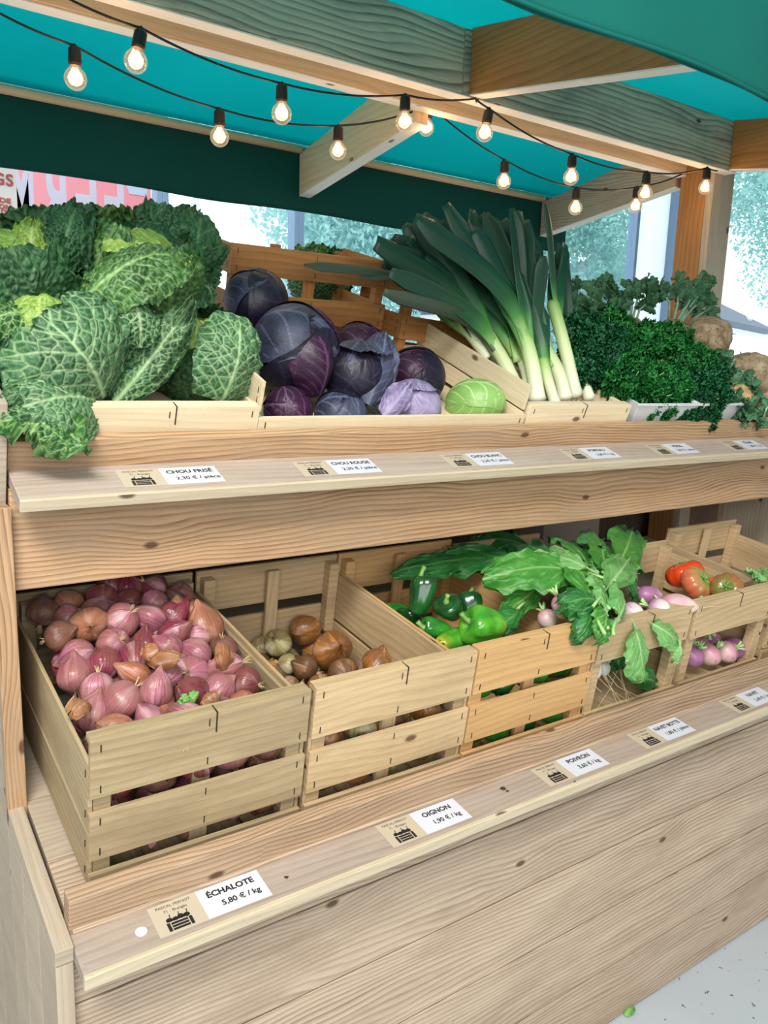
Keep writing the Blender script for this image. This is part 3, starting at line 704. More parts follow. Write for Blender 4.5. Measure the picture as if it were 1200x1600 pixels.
for p in (atY(742, 154, 1.70), atY(676, 172, 1.915)):
    b = MB(); b.tube([p + (0, 0, .03), p, p + (.006, 0, -.008), p + (.012, 0, 0)], .0018, 6); b.build('cable_hook', M['staple'], stall, smooth=True)

# ------------------------------------------------------------------ vegetable kit
def rotm(v_from, v_to):
    return Vector(v_from).rotation_difference(Vector(v_to)).to_matrix()
def lathe(profile, seg, fn=None, n=None):
    pr = np.array(profile, float)
    if n:
        tt = np.linspace(0, 1, len(pr)); t2 = np.linspace(0, 1, n)
        pr = np.stack([np.interp(t2, tt, pr[:, 0]), np.interp(t2, tt, pr[:, 1])], 1)
        for _ in range(3): pr[1:-1] = (pr[:-2] + 2 * pr[1:-1] + pr[2:]) / 4
    nu = len(pr); V = np.linspace(0, 2 * math.pi, seg + 1)
    R = pr[:, 0][:, None] * np.ones(seg + 1)[None]; Zz = pr[:, 1][:, None] * np.ones(seg + 1)[None]; A = np.broadcast_to(V, R.shape); U = np.linspace(0, 1, nu)[:, None] * np.ones(seg + 1)[None]
    if fn: R, Zz = fn(R, Zz, A, U)
    return np.stack([R * np.cos(A), R * np.sin(A), Zz], -1)
def vor_edge(x, y, seeds):
    """distance to nearest cell border"""
    D = (x[..., None] - seeds[:, 0]) ** 2 + (y[..., None] - seeds[:, 1]) ** 2
    i1 = D.argmin(-1); d1 = np.take_along_axis(D, i1[..., None], -1)[..., 0]
    s1 = seeds[i1]; dd = np.sqrt((s1[..., 0][..., None] - seeds[:, 0]) ** 2 + (s1[..., 1][..., None] - seeds[:, 1]) ** 2)
    e = (D - d1[..., None]) / (2 * dd + 1e-9); e[dd < 1e-9] = 9; return e.min(-1), i1
def jit_seeds(w, L, cell, r):
    xs = np.arange(-w, w + cell, cell); ys = np.arange(-.02, L + cell, cell * .9); S = []
    for j, y in enumerate(ys):
        for x in xs: S.append((x + (j % 2) * cell / 2 + r.normal() * cell * .24, y + r.normal() * cell * .24))
    return np.array(S)
def vein_field(U, V, Wd, L, r, cell=None, nlat=6, wl=.0016, wm=.004, sweep=.42):
    x = V * Wd; y = U * L
    mid = np.exp(-(x / (wm * (1.15 - .85 * U))) ** 2)
    ph = r.random() * .5
    s = (U - sweep * np.abs(V) ** .85 * (1 - .25 * U) + .03 * np.sin(V * 5 + ph * 9)) * nlat + ph + np.where(V > 0, .45, 0)
    dl = np.abs(s - np.round(s)) / nlat * L
    lat = np.exp(-(dl / (wl * (1.3 - .8 * np.abs(V)))) ** 2) * (np.abs(V) < .93) * (U > .04)
    vein = np.maximum(mid, lat * .85); blister = np.zeros_like(x)
    if cell:
        xw = x + .004 * np.sin(y * 90 + ph * 10); yw = y + .004 * np.sin(x * 80)
        e, _ = vor_edge(xw, yw + .30 * np.abs(x) * 0, jit_seeds(np.abs(Wd).max() * 1.05, L, cell, r))
        e2, _ = vor_edge(xw + .002 * np.sin(yw * 300), yw, jit_seeds(np.abs(Wd).max() * 1.05, L, cell * .5, r)) if cell > .0125 and U.shape[0] >= 70 else (np.full_like(e, 9), 0)
        vein = np.maximum(vein, .68 * np.exp(-(e / (wl * .66)) ** 2)); vein = np.maximum(vein, .30 * np.exp(-(e2 / (wl * .5)) ** 2)); blister = np.minimum(1, e / (cell * .42)) ** .8
        blister *= (1 - .7 * np.maximum(mid, lat * .6))
    return vein, blister
def out_round(U, p=.55, tip=.93): return np.clip(np.sin(math.pi * (.05 + U * tip)), 0, 1) ** p

def wrap_leaf(R, az, bw, a0, a1, off, flare=0, fp=4, lift=0, ruf=0, cell=None, bl=0, nu=48, nv=44, sz=1.0, rot=None, seed=0, nlat=6, wl=.0016, tear=0, wm=.004, blsign=1, cen=(0, 0, 0), rfreq=9):
    r = np.random.default_rng(seed); U, V = np.meshgrid(np.linspace(0, 1, nu), np.linspace(-1, 1, nv), indexing='ij')
    al = a0 + (a1 - a0) * U; be = V * bw * out_round(U, .5)
    rad = np.array([math.cos(az), math.sin(az), 0]); side = np.array([-math.sin(az), math.cos(az), 0]); z = np.array([0, 0, 1.0])
    c = -np.cos(al)[..., None] * z + np.sin(al)[..., None] * rad
    D = np.cos(be)[..., None] * c + np.sin(be)[..., None] * side
    L = R * (a1 - a0) * 1.1; Wd = R * bw * out_round(U, .5)
    vein, blis = vein_field(U, V, Wd, L, r, cell, nlat, wl, wm)
    rim = np.maximum(np.abs(V), np.clip((U - .35) / .65, 0, 1))
    n1 = snoise(np.stack([U * rfreq, V * rfreq * .8, U * 0 + seed], -1), 1.0, seed % 7)
    rr = R * (1 + off + flare * U ** fp + lift * rim ** 5 + ruf * rim ** 3 * n1) + bl * blis * blsign - .0012 * vein * 0
    P = D * rr[..., None]
    P[..., 2] *= sz
    if rot is not None: P = P @ np.array(rot).T
    return P + np.array(cen), vein, rim ** 4
def free_leaf(P0, P1, N, W, arch=0, cup=0, ruf=.01, cell=None, bl=0, nu=48, nv=40, seed=0, outline=None, nlat=6, wl=.0016, wm=.004, rfreq=10, curl=0, twist=0, sweep=.42, fold=0, foldp=2):
    r = np.random.default_rng(seed); P0 = np.array(P0, float); P1 = np.array(P1, float); T = P1 - P0; L = np.linalg.norm(T); T /= L
    N = np.array(N, float); N = N - T * (N @ T); N /= np.linalg.norm(N); S = np.cross(T, N)
    U, V = np.meshgrid(np.linspace(0, 1, nu), np.linspace(-1, 1, nv), indexing='ij')
    Wd = W * (outline(U, V) if outline else out_round(U))
    vein, blis = vein_field(U, V, Wd, L, r, cell, nlat, wl, wm, sweep)
    rim = np.maximum(np.abs(V), np.clip((U - .4) / .6, 0, 1))
    n1 = snoise(np.stack([U * rfreq, V * rfreq * .7, U * 0 + seed * .7], -1), 1.0, seed % 7)
    n2 = snoise(np.stack([U * rfreq * 2.3, V * rfreq * 2, U * 0 + seed], -1), 1.0, (seed + 3) % 7)
    h = arch * np.sin(math.pi * U) * 1.0 + cup * V ** 2 * (Wd / W) + ruf * (rim ** 2.5 * n1 + .35 * rim ** 4 * n2) + bl * blis + curl * U ** 3 + fold * np.abs(V) ** foldp
    xo = V * Wd; a = twist * U; X = xo * np.cos(a); h = h + xo * np.sin(a)
    ylen = U * L + sweep * .25 * np.abs(V) * Wd * (1 - U)
    P = P0 + ylen[..., None] * T + X[..., None] * S + h[..., None] * N
    return P, vein, rim ** 4
def leaf_obj(res, mat, parent, name='leaf', label=None, thick=0):
    P, vein, rim = res; b = MB(); loc = np.array(parent.location) if parent is not None else 0
    b.grid(P - loc); o = b.build(name, mat, parent, smooth=True, attr={'vein': vein, 'rim': rim}, label=label)
    if thick: sd = o.modifiers.new('thickness', 'SOLIDIFY'); sd.thickness = thick; sd.offset = 0
    return o
def sphere_pts(R, nu=30, nv=40, sz=1.0, nz=0, fr=3, seed=0):
    U, V = np.meshgrid(np.linspace(0.001, math.pi - .001, nu), np.linspace(0, 2 * math.pi, nv), indexing='ij')
    D = np.stack([np.sin(U) * np.cos(V), np.sin(U) * np.sin(V), -np.cos(U)], -1)
    rr = R * (1 + nz * snoise(D, fr, seed)); P = D * rr[..., None]; P[..., 2] *= sz; return P

# ------------------------------------------------------------------ savoy cabbages
M['savoy'] = leafy('savoy_leaf', '#133f18', '#96bc6e', '#2f662c', .42, .9, .12, 0, .5, None, 12)
M['savoy_pale'] = leafy('savoy_leaf_underside', '#1d4628', '#abc892', '#3c6e42', .5, .88, .12, 0, .4, '#265a34', 16)
M['savoy_lime'] = leafy('savoy_heart_leaf', '#6f9a35', '#cfdc8a', '#98b84a', .45, .9, .2, 0, .4)
M['savoy_dark'] = leafy('dark_savoy_leaf', '#103a20', '#729c66', '#245a34', .5, .75, .1, 0, .4)
TOCAM = lambda p: (lambda d: d / np.linalg.norm(d))(np.array([0, 0, H]) - np.array(p))
def savoy(px, py, Y, R, axis, label, seed, nl=7, heart='savoy_lime', outer='savoy', flare=.28, cellm=.011):
    c = atY(px, py, Y); t = thing('savoy_cabbage', label, 'cabbage', c, group='savoy cabbages heaped in the upper left crate')
    r = np.random.default_rng(seed); rot = rotm((0, 0, 1), axis)
    b = MB(); b.grid(sphere_pts(R * .86, nz=.02, seed=seed) @ np.array(rot).T); vv = np.zeros(30 * 40)
    b.build('head', M[heart], t, smooth=True, attr={'vein': vv, 'rim': vv})
    for k in range(3):
        leaf_obj(wrap_leaf(R * .9, k * 2.1 + r.random(), 1.15, .5, 3.5, .02 + .03 * k, 0, 4, .06, .03, cellm, .0045, 56, 56, 1, rot, seed * 31 + k, cen=c), M[heart], t, 'inner_leaf')
    for k in range(nl):
        fl = flare * (.7 + .6 * r.random())
        leaf_obj(wrap_leaf(R, 6.283 * k / nl + r.random() * .5, .95, .35, 2.15 + .5 * r.random(), 0.06 + .05 * (k % 3), fl, 3, .10, .07, cellm * (1 + .3 * r.random()), .0075, 72, 66, 1, rot, seed * 17 + k + 50, cen=c, blsign=1), M[outer] if k % 3 else M['savoy_dark'], t, 'outer_leaf')
    return t
c1 = savoy(70, 535, 1.43, .080, (-.25, -.75, .65), 'savoy cabbage with a yellow-green heart behind the big veined leaf at the left edge', 1)
c2 = savoy(300, 555, 1.50, .075, (.1, -.8, .6), 'savoy cabbage at the front right of the heap, beside the red cabbages', 2, outer='savoy_dark')
c3 = savoy(215, 440, 1.50, .088, (.0, -.5, .85), 'savoy cabbage in the middle of the heap with a pale crinkled heart', 3)
c4 = savoy(20, 440, 1.50, .080, (-.3, -.4, .85), 'savoy cabbage at the left edge, level with the middle of the heap', 4, outer='savoy_dark')
c5 = savoy(265, 405, 1.60, .075, (.4, .1, .9), 'dark savoy cabbage at the back right of the heap', 5, outer='savoy_dark', heart='savoy')
c6 = savoy(95, 410, 1.62, .078, (-.3, .0, 1), 'savoy cabbage at the back left of the heap with a yellowing leaf', 6, outer='savoy_dark', heart='savoy_lime')
c7 = savoy(170, 545, 1.45, .06, (.1, -.7, .6), 'savoy cabbage mostly hidden behind the two front leaves', 7, nl=5, outer='savoy_dark', heart='savoy')
# big individual leaves as in the photograph
def hero(par, p0, p1, Y0, Y1, W, n, **kw):
    mat = kw.pop('mat', 'savoy_pale'); a = atY(*p0, Y0); b_ = atY(*p1, Y1)
    return leaf_obj(free_leaf(a, b_, n, W, **kw), M[mat], par, kw.get('name', 'outer_leaf'))
hero(c1, (162, 622), (68, 492), 1.335, 1.30, .118, (0, -1, .25), arch=.035, cup=-.045, ruf=.013, cell=.020, bl=.005, nu=130, nv=130, seed=11, nlat=5, wl=.0017, wm=.0042, outline=lambda U, V: np.clip(np.sin(math.pi * (.10 + U * .84)), 0, 1) ** .42)
hero(c1, (150, 625), (15, 640), 1.325, 1.25, .075, (.1, -.9, .6), arch=.02, cup=-.03, ruf=.014, cell=.014, bl=.005, nu=100, nv=90, seed=12, nlat=6, wl=.0014)
hero(c1, (70, 640), (40, 690), 1.29, 1.23, .085, (0, -1, .4), arch=.015, cup=-.01, ruf=.022, cell=.010, bl=.005, nu=70, nv=90, seed=13, nlat=5, wl=.0012, mat='savoy')
hero(c2, (180, 628), (302, 470), 1.335, 1.32, .042, (-.3, -1, .2), arch=-.035, cup=-.03, ruf=.024, cell=.013, bl=.006, nu=110, nv=60, seed=14, nlat=8, wl=.0014, rfreq=12)
hero(c2, (345, 628), (372, 492), 1.34, 1.335, .066, (.1, -1, .2), arch=.03, cup=-.035, ruf=.010, cell=.017, bl=.004, nu=110, nv=100, seed=15, nlat=6, wl=.0015, outline=lambda U, V: np.clip(np.sin(math.pi * (.12 + U * .82)), 0, 1) ** .45 * np.where(V < 0, 1.25, .5) if False else np.clip(np.sin(math.pi * (.12 + U * .82)), 0, 1) ** .45)
hero(c3, (128, 470), (300, 405), 1.37, 1.39, .062, (0, -.7, .7), arch=.045, cup=-.035, ruf=.012, cell=.015, bl=.006, nu=90, nv=80, seed=16, mat='savoy', wl=.0015)
hero(c3, (205, 460), (218, 545), 1.365, 1.355, .045, (0, -1, .2), arch=.02, cup=-.02, ruf=.013, cell=.010, bl=.006, nu=70, nv=70, seed=17, mat='savoy_pale', wl=.0013)
hero(c3, (160, 378), (298, 428), 1.41, 1.385, .040, (.1, -.6, .8), arch=.02, cup=-.02, ruf=.014, cell=.011, bl=.006, nu=70, nv=70, seed=18, mat='savoy_lime', wl=.0012)
hero(c3, (170, 350), (300, 400), 1.58, 1.52, .055, (.2, -.5, .9), arch=.03, cup=-.02, ruf=.016, cell=.009, bl=.006, nu=70, nv=80, seed=19, mat='savoy_dark', wl=.0011)
hero(c6, (88, 425), (120, 322), 1.44, 1.50, .042, (-.2, -1, .2), arch=.03, cup=-.03, ruf=.012, cell=.008, bl=.005, nu=80, nv=70, seed=20, mat='savoy_dark', wl=.0011)
hero(c6, (45, 432), (52, 345), 1.44, 1.50, .036, (-.2, -1, .3), arch=.03, cup=-.03, ruf=.012, cell=.008, bl=.006, nu=70, nv=60, seed=21, mat='savoy_lime', wl=.0011)
hero(c4, (70, 450), (-40, 420), 1.46, 1.46, .05, (0, -.7, .8), arch=.02, cup=-.02, ruf=.014, cell=.012, bl=.006, nu=70, nv=70, seed=22, mat='savoy', wl=.0013)
hero(c4, (75, 500), (-40, 520), 1.40, 1.40, .05, (0, -.8, .7), arch=.03, cup=-.03, ruf=.016, cell=.011, bl=.006, nu=70, nv=70, seed=23, mat='savoy', wl=.0013)
hero(c5, (240, 430), (335, 470), 1.48, 1.46, .05, (.2, -.8, .6), arch=.03, cup=-.03, ruf=.013, cell=.012, bl=.005, nu=70, nv=70, seed=24, mat='savoy_dark', wl=.0012)

# ------------------------------------------------------------------ red cabbages and the pointed white one
def redmat(name, a, b_, vein, rough=.38):
    return leafy(name, a, vein, b_, rough, .5, 0, 0, .4, None, 9)
M['red'] = redmat('red_cabbage_leaf', '#0e0a12', '#1e1a30', '#4a4058', .45)
M['red_plum'] = redmat('plum_cabbage_leaf', '#240a20', '#3a1534', '#7c5c82', .42)
M['red_blue'] = redmat('bloomed_cabbage_leaf', '#1c1d2c', '#474c64', '#7b8099', .5)
M['red_mauve'] = redmat('mauve_cabbage_leaf', '#6a5c80', '#a196b6', '#b8acc8', .4)
M['white_cab'] = leafy('white_cabbage_leaf', '#78a550', '#cfe0a4', '#93bd68', .4, .8, .1, 0, .5, None, 9)
def ballcab(px, py, n, R, axis, label, seed, mats, sz=.95, plane=True, Y=None, curls=1, group='red cabbages in the wide pale crate', name='red_cabbage', lift=.0, nl=4):
    c = PU(px, py, n) if Y is None else atY(px, py, Y)
    t = thing(name, label, 'cabbage', c, group=group); rot = rotm((0, 0, 1), axis); r = np.random.default_rng(seed)
    b = MB(); b.grid(sphere_pts(R * .96, sz=sz, nz=.012, seed=seed) @ np.array(rot).T); z = np.zeros(1200); b.build('head', M[mats[0]], t, smooth=True, attr={'vein': z, 'rim': z})
    for k in range(nl):
        lf = lift if k == nl - 1 else .03
        leaf_obj(wrap_leaf(R, k * 2.4 + r.random() * .6, 1.25 - .05 * k, .25, 3.75 - .25 * k, .01 + .022 * k, 0, 4, lf, .012 + .25 * lf, None, 0, 64, 60, sz, rot, seed * 13 + k, 5, .0020, cen=c, wm=.003), M[mats[(k + 1) % len(mats)]], t, 'wrapping_leaf')
    return t
ballcab(400, 470, .2, .066, (-.2, -.5, .8), 'dark red cabbage at the top left of the crate, against the orange crate', 31, ['red', 'red', 'red_blue'], Y=1.60)
ballcab(462, 548, .1, .092, (.45, -.8, .35), 'biggest red cabbage with a purple patch and pale midrib', 32, ['red', 'red', 'red_blue', 'red', 'red_plum'], Y=1.47)
ballcab(562, 545, .1, .060, (.2, -.6, .7), 'shiny plum-coloured red cabbage behind the curled-leaf one', 33, ['red_plum', 'red_plum', 'red_plum'], Y=1.58)
ballcab(555, 585, .1, .066, (-.1, -.85, .35), 'red cabbage with a loose curled bloomy leaf in the middle of the crate', 34, ['red', 'red_blue', 'red'], Y=1.42, lift=.35)
ballcab(650, 588, .1, .066, (.1, -.5, .85), 'dark glossy red cabbage next to the pointed white cabbage', 35, ['red', 'red', 'red_plum'], Y=1.50)
ballcab(645, 638, .1, .059, (-.3, -.85, .5), 'pale mauve red cabbage with peeling leaves at the front', 36, ['red_mauve', 'red_mauve', 'red_mauve'], Y=1.38, lift=.12)
ballcab(532, 650, .1, .052, (.2, -.7, .6), 'blue-grey bloomed red cabbage low at the front of the crate', 37, ['red_blue', 'red', 'red_blue'], Y=1.37)
ballcab(450, 643, .1, .046, (-.4, -.8, .3), 'small purple red cabbage in the front left corner of the crate', 38, ['red_plum', 'red_plum'], Y=1.38)
ballcab(742, 628, .1, .052, (.55, -.75, .1), 'light green pointed white cabbage in the right corner of the crate', 39, ['white_cab', 'white_cab'], Y=1.40, sz=1.3, name='white_cabbage', group=None, nl=3)
cc = bpy.data.objects['red_cabbage.003']
leaf_obj(free_leaf(atY(575, 632, 1.36), atY(602, 520, 1.40), (-.2, -1, .25), .046, .02, -.02, .008, None, 0, 60, 50, 41, fold=.0, nlat=7, wl=.0012), M['red_blue'], cc, 'loose_leaf')
cc = bpy.data.objects['red_cabbage.005']
leaf_obj(free_leaf(atY(600, 650, 1.325), atY(640, 598, 1.335), (-.2, -1, .4), .03, .012, -.012, .008, None, 0, 40, 36, 42, nlat=6, wl=.001), M['red_mauve'], cc, 'loose_leaf')
cc = bpy.data.objects['red_cabbage.001']
leaf_obj(free_leaf(atY(500, 620, 1.395), atY(478, 500, 1.41), (.25, -1, .2), .060, .040, -.050, .002, None, 0, 60, 50, 43, nlat=7, wl=.0012, wm=.0035), M['red_plum'], cc, 'loose_leaf')

# ------------------------------------------------------------------ leeks
def leek_mat(name, stops, rough=.4):
    t = NT(name); a = t.n('Attribute', attribute_name='vein').outputs['Fac']; uv = t.n('UVMap').outputs[0]; info = t.n('ObjectInfo').outputs['Random']
    st = t.noise(t.vmul(uv, (1.2, 34, 1)), 1.0, 3, .55)
    f = t.math('ADD', a, t.math('MULTIPLY', t.math('SUBTRACT', st, .5), .10))
    c = t.ramp(f, stops)
    c = t.mix(t.math('MULTIPLY', t.ramp(st, [(.4, (0, 0, 0)), (.7, (1, 1, 1))]), .25), c, t.mix(.5, c, lin('#6f9a74')))
    return t.done(t.bsdf(c, rough, t.bump(st, .3, .001), .3))
M['leek'] = leek_mat('leek_skin', [(0, lin('#e0e0c8')), (.22, lin('#cdd6a6')), (.40, lin('#98b868')), (.54, lin('#3f7a34')), (.68, lin('#1b4a2c')), (1, lin('#173a2c'))])
M['leek_dry'] = leek_mat('dry_leek_leaf', [(0, lin('#8d9a80')), (.5, lin('#55604f')), (.75, lin('#2f3d30')), (1, lin('#3b4538'))], .6)
M['rootlet'] = plain('straw_rootlets', '#c9b286', .8)
def leek(base, fork, Y0, Y1, r, leaves, label, seed, roots=False, lw=.02):
    a = atY(*base, Y0); f = atY(*fork, Y1); t = thing('leek', label, 'leek', a, group='leeks fanned out in the upper crate'); rn = np.random.default_rng(seed)
    n = 26; u = np.linspace(0, 1, n); bend = np.array([rn.normal() * .006, -.008, 0])
    pts = a + (f - a) * u[:, None] + np.sin(math.pi * u)[:, None] * bend
    rad = r * (1 + .18 * np.exp(-(u / .1) ** 2) - .05 * u); rad[0] *= .55; rad[-1] *= .72
    b = MB(); b.tube(pts - a, rad, 20); b.build('shaft', M['leek'], t, smooth=True, attr={'vein': np.repeat(u * .46, 20)})
    if roots:
        b = MB(); d0 = (a - f) / np.linalg.norm(a - f)
        for k in range(34):
            d = d0 * .6 + rn.normal(size=3) * .6; d /= np.linalg.norm(d); L = .012 + .016 * rn.random(); b.tube([d * .004, d * L * .5 + rn.normal(size=3) * .002, d * L + rn.normal(size=3) * .004], [.0008, .0006, .0003], 4)
        b.build('root_tuft', M['rootlet'], t)
    T0 = (f - a) / np.linalg.norm(f - a)
    for k, lf in enumerate(leaves):
        tip = atY(lf[0], lf[1], lf[2]); w = lf[3] if len(lf) > 3 else lw; dr = lf[4] if len(lf) > 4 else 0
        nu, nv = 34, 9; U = np.linspace(0, 1, nu); st = f - T0 * (.05 + .02 * (k % 3)); d = tip - st; L = np.linalg.norm(d)
        c1_ = st + T0 * L * .38; c2_ = st + d * .62 + np.array([0, -.01 + .004 * rn.normal(), .015])
        C = ((1 - U) ** 3)[:, None] * st + (3 * (1 - U) ** 2 * U)[:, None] * c1_ + (3 * (1 - U) * U ** 2)[:, None] * c2_ + (U ** 3)[:, None] * tip
        C = C + (U * (1 - U))[:, None] * rn.normal(size=3) * .02
        Tn = np.gradient(C, axis=0); Tn /= np.linalg.norm(Tn, axis=1)[:, None]
        Nn = TOCAM(f) + rn.normal(size=3) * .35 + np.array([.2, 0, .2]); Nn = Nn - Tn * (Tn @ Nn)[:, None]; Nn /= np.linalg.norm(Nn, axis=1)[:, None]; S = np.cross(Tn, Nn)
        tw = rn.normal() * .5 * U; S2 = S * np.cos(tw)[:, None] + Nn * np.sin(tw)[:, None]; N2 = np.cross(S2, Tn)
        Wv = w * 1.22 * np.clip(.62 + 1.2 * U, 0, 1) * np.where(U > .88, 1 - (U - .88) / .12 * (.35 + .45 * rn.random()), 1)
        vv = np.linspace(-1, 1, nv); side = 1 if k % 2 else -1
        wrapd = np.clip(1 - U / .30, 0, 1)
        x = vv[None] * Wv[:, None] * (1 - .25 * wrapd[:, None]); hgt = -(np.abs(vv)[None] ** 1.3) * (.35 * Wv[:, None]) * (1) - wrapd[:, None] * vv[None] ** 2 * w * .5
        if k % 3 == 2: hgt = -hgt * (1 - wrapd[:, None]) + hgt * wrapd[:, None]
        P = C[:, None, :] + x[..., None] * S2[:, None, :] + (hgt + r * .95 * (1 - U[:, None]) ** 2 + .0014 * k)[..., None] * N2[:, None, :]
        b = MB(); b.grid(P - a); o = b.build('leaf', M['leek_dry'] if dr else M['leek'], t, smooth=True, attr={'vein': np.repeat(.36 + .64 * np.clip(U * 1.5, 0, 1), nv)})
        sd = o.modifiers.new('thickness', 'SOLIDIFY'); sd.thickness = .0012; sd.offset = 0
    return t
leek((815, 625), (752, 508), 1.42, 1.50, .017, [(588, 378, 1.50, .022), (648, 345, 1.53, .022), (608, 425, 1.45, .016), (690, 345, 1.58, .02), (598, 455, 1.44, .013, 1)], 'leek at the front left of the fan with drooping leaves to the left', 1)
leek((840, 629), (815, 512), 1.36, 1.44, .0185, [(650, 338, 1.46, .026), (698, 318, 1.50, .024), (760, 335, 1.55, .022), (742, 360, 1.48, .024), (795, 330, 1.50, .012)], 'thick leek in the middle front with the two longest dark leaves', 2)
leek((884, 626), (836, 525), 1.37, 1.45, .0175, [(800, 325, 1.50, .016), (850, 400, 1.42, .02), (812, 360, 1.52, .022), (822, 345, 1.5, .015)], 'leek with a pale shaft leaning left, rootlets showing', 3, roots=True)
leek((900, 622), (862, 470), 1.385, 1.46, .0165, [(853, 318, 1.47, .011), (868, 420, 1.50, .016), (880, 382, 1.55, .012)], 'tall leek with one narrow leaf sticking straight up', 4, roots=True)
leek((922, 626), (885, 525), 1.39, 1.50, .014, [(872, 380, 1.54, .014), (884, 384, 1.56, .014), (878, 415, 1.52, .012)], 'rightmost leek, beside the parsley', 5)
leek((858, 612), (838, 470), 1.44, 1.52, .015, [(832, 385, 1.52, .018), (770, 355, 1.56, .02), (745, 385, 1.56, .018), (812, 355, 1.58, .014)], 'leek behind the middle of the fan with grey-green leaf', 6)
leek((800, 610), (772, 492), 1.46, 1.54, .016, [(700, 350, 1.60, .024), (670, 345, 1.62, .022), (730, 345, 1.60, .022), (640, 372, 1.6, .022), (775, 348, 1.62, .02)], 'leek behind the front left one, fanned wide', 7)
leek((868, 632), (848, 560), 1.35, 1.40, .013, [(845, 480, 1.46, .014), (800, 420, 1.5, .018)], 'short leek low in the middle of the fan', 8)
leek((762, 560), (712, 495), 1.50, 1.56, .014, [(600, 410, 1.6, .022), (622, 440, 1.58, .02), (690, 440, 1.56, .02, 1), (640, 400, 1.64, .026)], 'dark leek at the lower left of the fan, above the crate rail', 9)
leek((790, 600), (745, 500), 1.50, 1.60, .015, [(612, 372, 1.66, .028), (632, 350, 1.68, .028), (660, 335, 1.68, .026), (710, 335, 1.7, .026), (602, 400, 1.64, .024), (735, 330, 1.7, .022)], 'leek at the back of the fan, leaves spread behind all the others', 11)
leek((845, 600), (822, 480), 1.50, 1.60, .015, [(752, 335, 1.66, .026), (785, 345, 1.66, .022), (832, 372, 1.64, .02), (808, 330, 1.68, .018), (725, 350, 1.68, .026)], 'leek at the back right of the fan, below the valance corner', 12)
leek((828, 615), (790, 520), 1.40, 1.50, .014, [(665, 400, 1.52, .022), (640, 410, 1.54, .022), (700, 370, 1.56, .024), (622, 385, 1.56, .020)], 'slim leek squeezed between the two front ones', 13)
leek((720, 470), (650, 440), 1.56, 1.56, .010, [(475, 414, 1.56, .010, 1), (560, 432, 1.56, .009, 1)], 'thin leek lying sideways with a withered leaf over the orange crate', 10)

# ------------------------------------------------------------------ shallots
ORD = ['first', 'second', 'third', 'fourth', 'fifth', 'sixth', 'seventh', 'eighth', 'ninth', 'tenth', 'eleventh', 'twelfth']
M['sh_pink'] = bulbskin('pink_shallot_skin', '#8a4152', '#c08490', '#9c6c50', .3)
M['sh_red'] = bulbskin('red_shallot_skin', '#651f2e', '#94485a', '#84543e', .2, 26, .5)
M['sh_copper'] = bulbskin('copper_shallot_skin', '#94503e', '#c08a6c', '#9a6e4c', .3)
M['sh_brown'] = bulbskin('brown_shallot_skin', '#5c3434', '#8a5c50', '#77563e', .45, 30, .7)
M['on_gold'] = bulbskin('golden_onion_skin', '#8e5426', '#c08848', '#6c4c2c', .28, 22, .6)
M['on_green'] = bulbskin('greenish_onion_skin', '#7c7440', '#b8b07c', '#5e4c30', .4, 30, .6)
M['on_brown'] = bulbskin('brown_onion_skin', '#694224', '#a27a4e', '#4e3824', .5, 30, .7)
def bulb_proto(name, R, L, neck, mat, seed, flat=1.0, label='', cat='shallot', group=None, resolution=(22, 24)):
    r = np.random.default_rng(seed)
    prof = [(0.0008, -L * .40), (R * .30, -L * .395), (R * .75, -L * .30), (R * .98, -L * .12), (R, .0), (R * .93, L * .14), (R * .72, L * .29), (R * .40, L * .40), (R * .20, L * .46), (R * neck, L * .53), (.0012, L * .57)]
    def fn(Rr, Z, A, U):
        n_ = 1 + .05 * np.cos(A * 2 + seed) * np.sin(U * math.pi) + .02 * np.sin(A * 5 + seed) + .012 * np.sin(A * 13 + 3 * U)
        n_ = n_ * (1 + .25 * np.sin(A * 3 + seed) * (U > .8)) * (1 + .05 * snoise(np.stack([np.cos(A) * np.sin(U * 3.1), np.sin(A) * np.sin(U * 3.1), U * 2], -1), 1.6, seed % 9))
        return Rr * n_, Z
    P = lathe(prof, resolution[1], fn, resolution[0]); P[..., 1] *= flat
    P[..., 0] += np.clip(P[..., 2] / L, 0, 1) ** 2 * R * r.normal() * .8
    b = MB(); b.grid(P); o = b.build(name, mat, None, smooth=True)
    b = MB()
    for k in range(14):
        a = r.random() * 6.28; d = np.array([math.cos(a) * .6, math.sin(a) * .6, -1.0]); q = .006 + .006 * r.random(); b.tube([(d[0] * .002, d[1] * .002, -L * .37), np.array([0, 0, -L * .39]) + d * q], [.0007, .0003], 4)
    b.build('root_tuft', M['rootlet'], o); return o
mats4 = ['sh_pink', 'sh_red', 'sh_copper', 'sh_brown']; cname = {'sh_pink': 'pink', 'sh_red': 'deep red', 'sh_copper': 'coppery', 'sh_brown': 'dull brown'}
protos = [(m, bulb_proto('shallot', R, L, nk, M[m], 5 + i * 3 + j, fl)) for i, m in enumerate(mats4) for j, (R, L, nk, fl) in enumerate([(.0285, .060, .12, .95), (.025, .070, .15, .88)])]
used = set()
def put_copy(proto, loc, rot, sc_, label, cat, group):
    if proto.name in used: o = copy_tree(proto)
    else: o = proto; used.add(proto.name)
    o.location = tuple(float(v) for v in loc); o.rotation_mode = 'QUATERNION'; o.rotation_quaternion = rot; o.scale = (sc_,) * 3
    tag(o, label, cat, group); return o
def rquat(r, up=None):
    q = r.normal(size=4); q /= np.linalg.norm(q); return tuple(q)
rs = np.random.default_rng(42)
CX = .419
def mound(x, s): return .176 + .035 * math.sin(max(0, s - .05) * 5) + .02 * math.exp(-((x + .03) / .1) ** 2) + .012 * (s > .3) 
rows = 9
